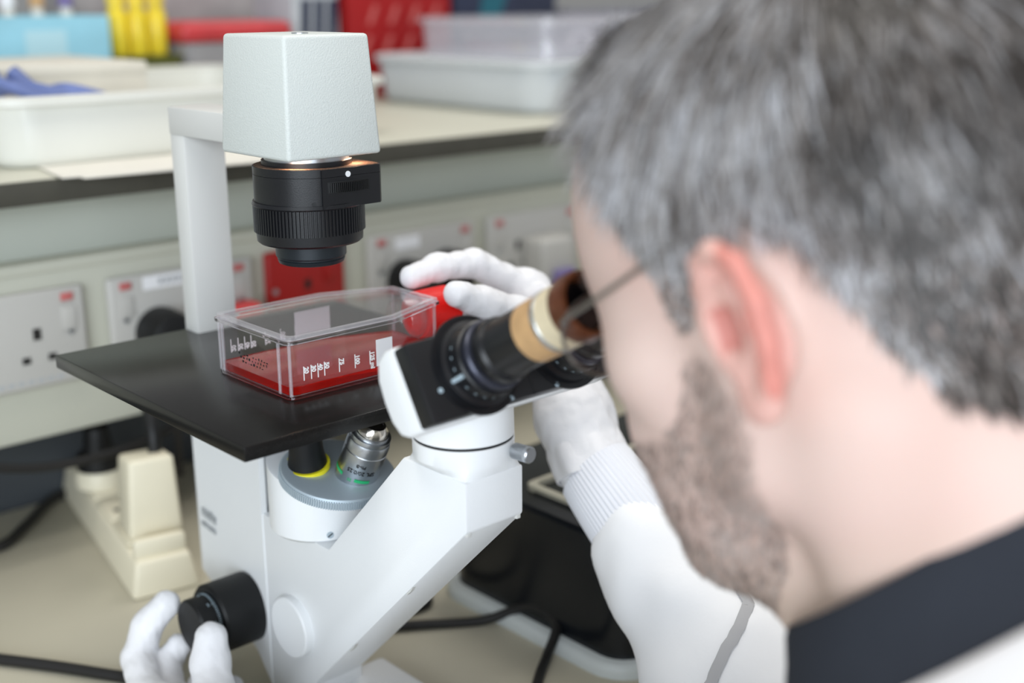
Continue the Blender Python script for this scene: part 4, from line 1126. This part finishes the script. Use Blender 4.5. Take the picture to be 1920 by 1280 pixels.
# ---- lab coat, one garment: yoke, chest and sleeves
CUFF = np.array((.5820, .545, -.0870)); CDIR = (ELR - CUFF) / np.linalg.norm(ELR - CUFF)
f = Field((.07, -.24, -.74), (.80, .60, .07), .0065)
f.chain([(.43, .125, -.115), (.43, .07, -.28), (.43, -.01, -.50), (.43, -.03, -.68)], [.125, .140, .145, .16], .06)
f.cone(SHL + (.01, 0, -.012), SHR + (-.01, 0, -.012), .066, .066, .05)
for sx in (-1, 1): f.cone((.43 + sx * .19, .130, -.085), (.43 + sx * .070, .150, -.030), .058, .044, .03)
CUFL = WL + (ELL - WL) * .12
for S, E_, W_, n_ in ((SHL, ELL, CUFL, 0), (SHR, ELR, CUFF + CDIR * .060, 1)):
    f.chain([S, S * .5 + E_ * .5 + (0, -.01, -.005), E_, E_ * .5 + W_ * .5 + (0, -.004, -.010), W_], [.066, .066, .065, .061 if n_ else .050, .0375 if n_ else .032], .025)
cp_, cf_ = f.mesh(); cp_ = relax(cp_, cf_, 2)
cn_ = vnormals(cp_, cf_)
if (cn_ * (cp_ - cp_.mean(0))).sum() < 0: cf_ = cf_[:, ::-1].copy(); cn_ = -cn_
# folds: wavelets across the sleeve
q = cp_.copy(); q[:, 1] *= .55; q[:, 2] *= .8
fold = fbm(q, 62, 3, 21)
cp_ = cp_ + cn_ * (.0058 * np.sign(fold) * np.abs(fold) ** .8)[:, None]
over = (cp_[:, 1] > .425) & (cp_[:, 1] < 1.15)
cp_[over, 2] = np.maximum(cp_[over, 2], ZB + .0012)      # the sleeve rests on the bench, not in it
coat = np_mesh('lab_coat', cp_, cf_, M['coat'], person, None)
cbvh = BVHTree.FromPolygons([Vector(p) for p in cp_], [tuple(int(i) for i in q) for q in cf_])
# ribbed cuffs
def cuff(a, d, L, r0, r1, n=64, ribs=32):
    d = Vector(d).normalized(); x = Vector((0, 0, 1)); x = (x - d * x.dot(d)).normalized(); y = d.cross(x)
    lps = []
    prof = [(0.003, r0 - .0035), (0, r0 - .002), (0, r0)] + [(L * t, r0 + (r1 - r0) * t ** .8) for t in (.1, .25, .4, .55, .7, .85, 1.0)] + [(L + .004, r1 - .002)]
    for (s, r) in prof:
        lps.append([Vector(a) + d * s + (x * math.cos(2 * PI * k / (ribs * 4)) + y * math.sin(2 * PI * k / (ribs * 4)) * .88) * (r + .0005 * (1 if k % 4 in (1, 2) else -1)) for k in range(ribs * 4)])
    return MB().loft(lps, cap=False)
cuff(CUFF, CDIR, .060, .0295, .0350, ribs=56).build('cuff', M['cuffm'], coat, 60)
cuff(CUFL - (ELL - WL) / np.linalg.norm(ELL - WL) * .03, ELL - WL, .036, .029, .033).build('cuff', M['cuffm'], coat, 60)
# grey piping down the coat, laid on its surface
def surf_strip(pts, w, off=.0012):
    L, R = [], []
    P = catmull(pts, 10)
    hits = []
    for p in P:
        loc, nor, i, dist = cbvh.find_nearest(p)
        hits.append((loc, nor))
    A, B = [], []
    for i, (loc, nor) in enumerate(hits):
        t = (hits[min(i + 1, len(hits) - 1)][0] - hits[max(i - 1, 0)][0]).normalized(); s_ = t.cross(nor).normalized()
        A.append((loc + s_ * w + nor * off, loc + nor * (off + .001), loc - s_ * w + nor * off))
    b = MB(); b.loft([[a[0] for a in A], [a[1] for a in A], [a[2] for a in A]], cap=False, closed=False)
    return b

surf_strip([(.568, .41, -.095), (.566, .405, -.115), (.562, .40, -.14), (.557, .40, -.165), (.552, .398, -.20)], .0036).build('grey_piping', M['trim'], coat, 60)

# dark collar: fold of a jersey garment round the neck
def ell_ring(c, rx, ry, tilt, n=72, wob=0.0):
    out = []
    for k in range(n):
        a = 2 * PI * k / n
        u = Vector((math.cos(a) * rx, math.sin(a) * ry, 0)); u = Matrix.Rotation(tilt, 3, 'X') @ u
        out.append(Vector(c) + u + Vector((0, 0, wob * math.sin(3 * a + 1))))
    return out
tl = math.radians(-43)
cl = MB()
NB = Vector((.4305, .204, .024)); nd = Matrix.Rotation(tl, 3, 'X') @ Vector((0, 0, 1))
R_ = []
for (t, rx, ry) in ((-.050, .060, .066), (-.010, .0655, .078), (.0, .0665, .0815), (.003, .069, .0845), (.000, .072, .088), (-.010, .077, .094), (-.022, .086, .102), (-.030, .093, .110), (-.036, .099, .116), (-.042, .099, .116), (-.044, .088, .104)):
    R_.append(ell_ring(NB + nd * t, rx, ry, tl, wob=.0012))
cl.loft(R_, cap=False).build('shirt_collar', M['collar'], person, 60)
MB().loft([ell_ring(NB + nd * t + Vector((0, -.004, 0)), rx, ry, tl, wob=.001) for (t, rx, ry) in ((-.038, .086, .102), (-.028, .0905, .107), (-.0265, .0945, .111), (-.029, .099, .116), (-.042, .118, .130), (-.065, .150, .146), (-.09, .165, .15))], cap=False).build('coat_neckline', M['coat'], coat, 60)

# ---- gloves
def glove(name, build, lo, hi, label, h=.0017, seed=0, amp=.0006):
    f = Field(lo, hi, h); build(f)
    P, F = f.mesh(); P = relax(P, F, 1)
    N = vnormals(P, F)
    if (N * (P - P.mean(0))).sum() < 0: F = F[:, ::-1].copy(); N = -N
    w = fbm(P * np.array([1.6, 1, 1]), 330, 2, seed)
    P = P + N * (amp * (np.abs(w) ** .7 * np.sign(w)))[:, None]
    P[:, 2] = np.maximum(P[:, 2], ZB + .0012)
    o = np_mesh(name, P, F, M['glove'], person, None)
    return o
def right_hand(f):
    k = .006
    mcp = [(.610, .641, .0195), (.622, .639, .002), (.627, .632, -.014), (.627, .620, -.029)]
    W = np.array((.590, .574, -.056))
    # fingers (tip -> knuckle)
    f.chain([(.512, .6555, .0435), (.534, .656, .0470), (.5690, .655, .0450), mcp[0]], [.0085, .0095, .0102, .0120], .004)
    f.chain([(.541, .664, -.0020), (.556, .668, .0080), (.590, .669, .0120), mcp[1]], [.0080, .0088, .0098, .0125], .004)
    f.chain([(.552, .655, -.018), (.566, .665, -.014), (.598, .666, -.007), mcp[2]], [.0078, .0086, .0095, .0120], .004)
    f.chain([(.568, .642, -.028), (.580, .652, -.026), (.606, .650, -.018), mcp[3]], [.0068, .0076, .0084, .0110], .004)
    # thumb from the side of the palm
    f.chain([(.5165, .613, .0385), (.5395, .6115, .0275), (.5680, .6075, .0155), (.596, .596, -.012)], [.0092, .0112, .0125, .0165], .006)
    # palm
    for m in mcp: f.cone(m, W, .0135, .022, .012)
    f.cone(mcp[0], (.596, .598, -.008), .012, .016, .012)
    # glove cuff, loose and flared over the wrist
    d = (CUFF - W) / np.linalg.norm(CUFF - W)
    f.cone(W, W + d * .036, .0255, .0262, .010)
    # bunched latex by the knuckle
    for p, r in (((.606, .622, .022), .0075), ((.615, .618, .018), .0072), ((.608, .612, .010), .007)): f.sphere(p, r, .005)
    return f
gl = glove('glove', right_hand, (.490, .520, -.105), (.665, .700, .072), None, seed=31)
d_ = (CUFF - WR) / np.linalg.norm(CUFF - WR)
W0 = Vector((.5870, .5640, -.0700)); gd = Vector(CUFF - np.array(W0)).normalized()
lps = []
for (t, r) in ((0.0, .0255), (.008, .0268), (.020, .0274), (.028, .0272), (.0285, .0260), (.010, .0250)):
    rg = []
    x = Vector((0, 0, 1)); x = (x - gd * x.dot(gd)).normalized(); y = gd.cross(x)
    for k in range(64):
        a = 2 * PI * k / 64
        rg.append(W0 + gd * (t + .004 * math.sin(2 * a + .6)) + (x * math.cos(a) + y * math.sin(a)) * (r + .0012 * math.sin(7 * a) * (t > .004)))
    lps.append(rg)
MB().loft(lps, cap=False).build('glove_cuff', M['glove'], gl, 60)

def left_hand(f):
    k = .004
    W = np.array(WL) + (.004, .010, 0)
    mcp = [(.318, .690, -.2240), (.330, .682, -.2320), (.342, .672, -.2360), (.352, .660, -.2360)]
    f.chain([(.3540, .7465, -.1840), (.3430, .7560, -.2000), (.3310, .7500, -.2190), (.322, .722, -.2280), mcp[0]], [.0098, .0110, .0118, .0120, .0125], .003)
    f.chain([(.3590, .7420, -.2170), (.3490, .7420, -.2260), (.338, .720, -.2340), mcp[1]], [.0090, .0098, .0104, .0118], .003)
    f.chain([(.3680, .7200, -.2330), (.3600, .7150, -.2365), (.350, .700, -.2375), mcp[2]], [.0080, .0088, .0094, .0112], .003)
    f.chain([(.3760, .6980, -.2370), (.3690, .6900, -.2378), (.360, .678, -.2375), mcp[3]], [.0070, .0078, .0084, .0102], .003)
    f.chain([(.3560, .6880, -.1880), (.3510, .6820, -.2020), (.3440, .6670, -.2140), (.322, .632, -.2180)], [.0112, .0128, .0132, .0160], .005)
    for m in mcp: f.cone(m, W, .0110, .020, .010)
    f.cone(W, W + (np.array(ELL) - W) * .16, .0235, .025, .010)
glove('glove', left_hand, (.265, .545, -.2495), (.392, .765, -.165), None, seed=32, amp=.0004)
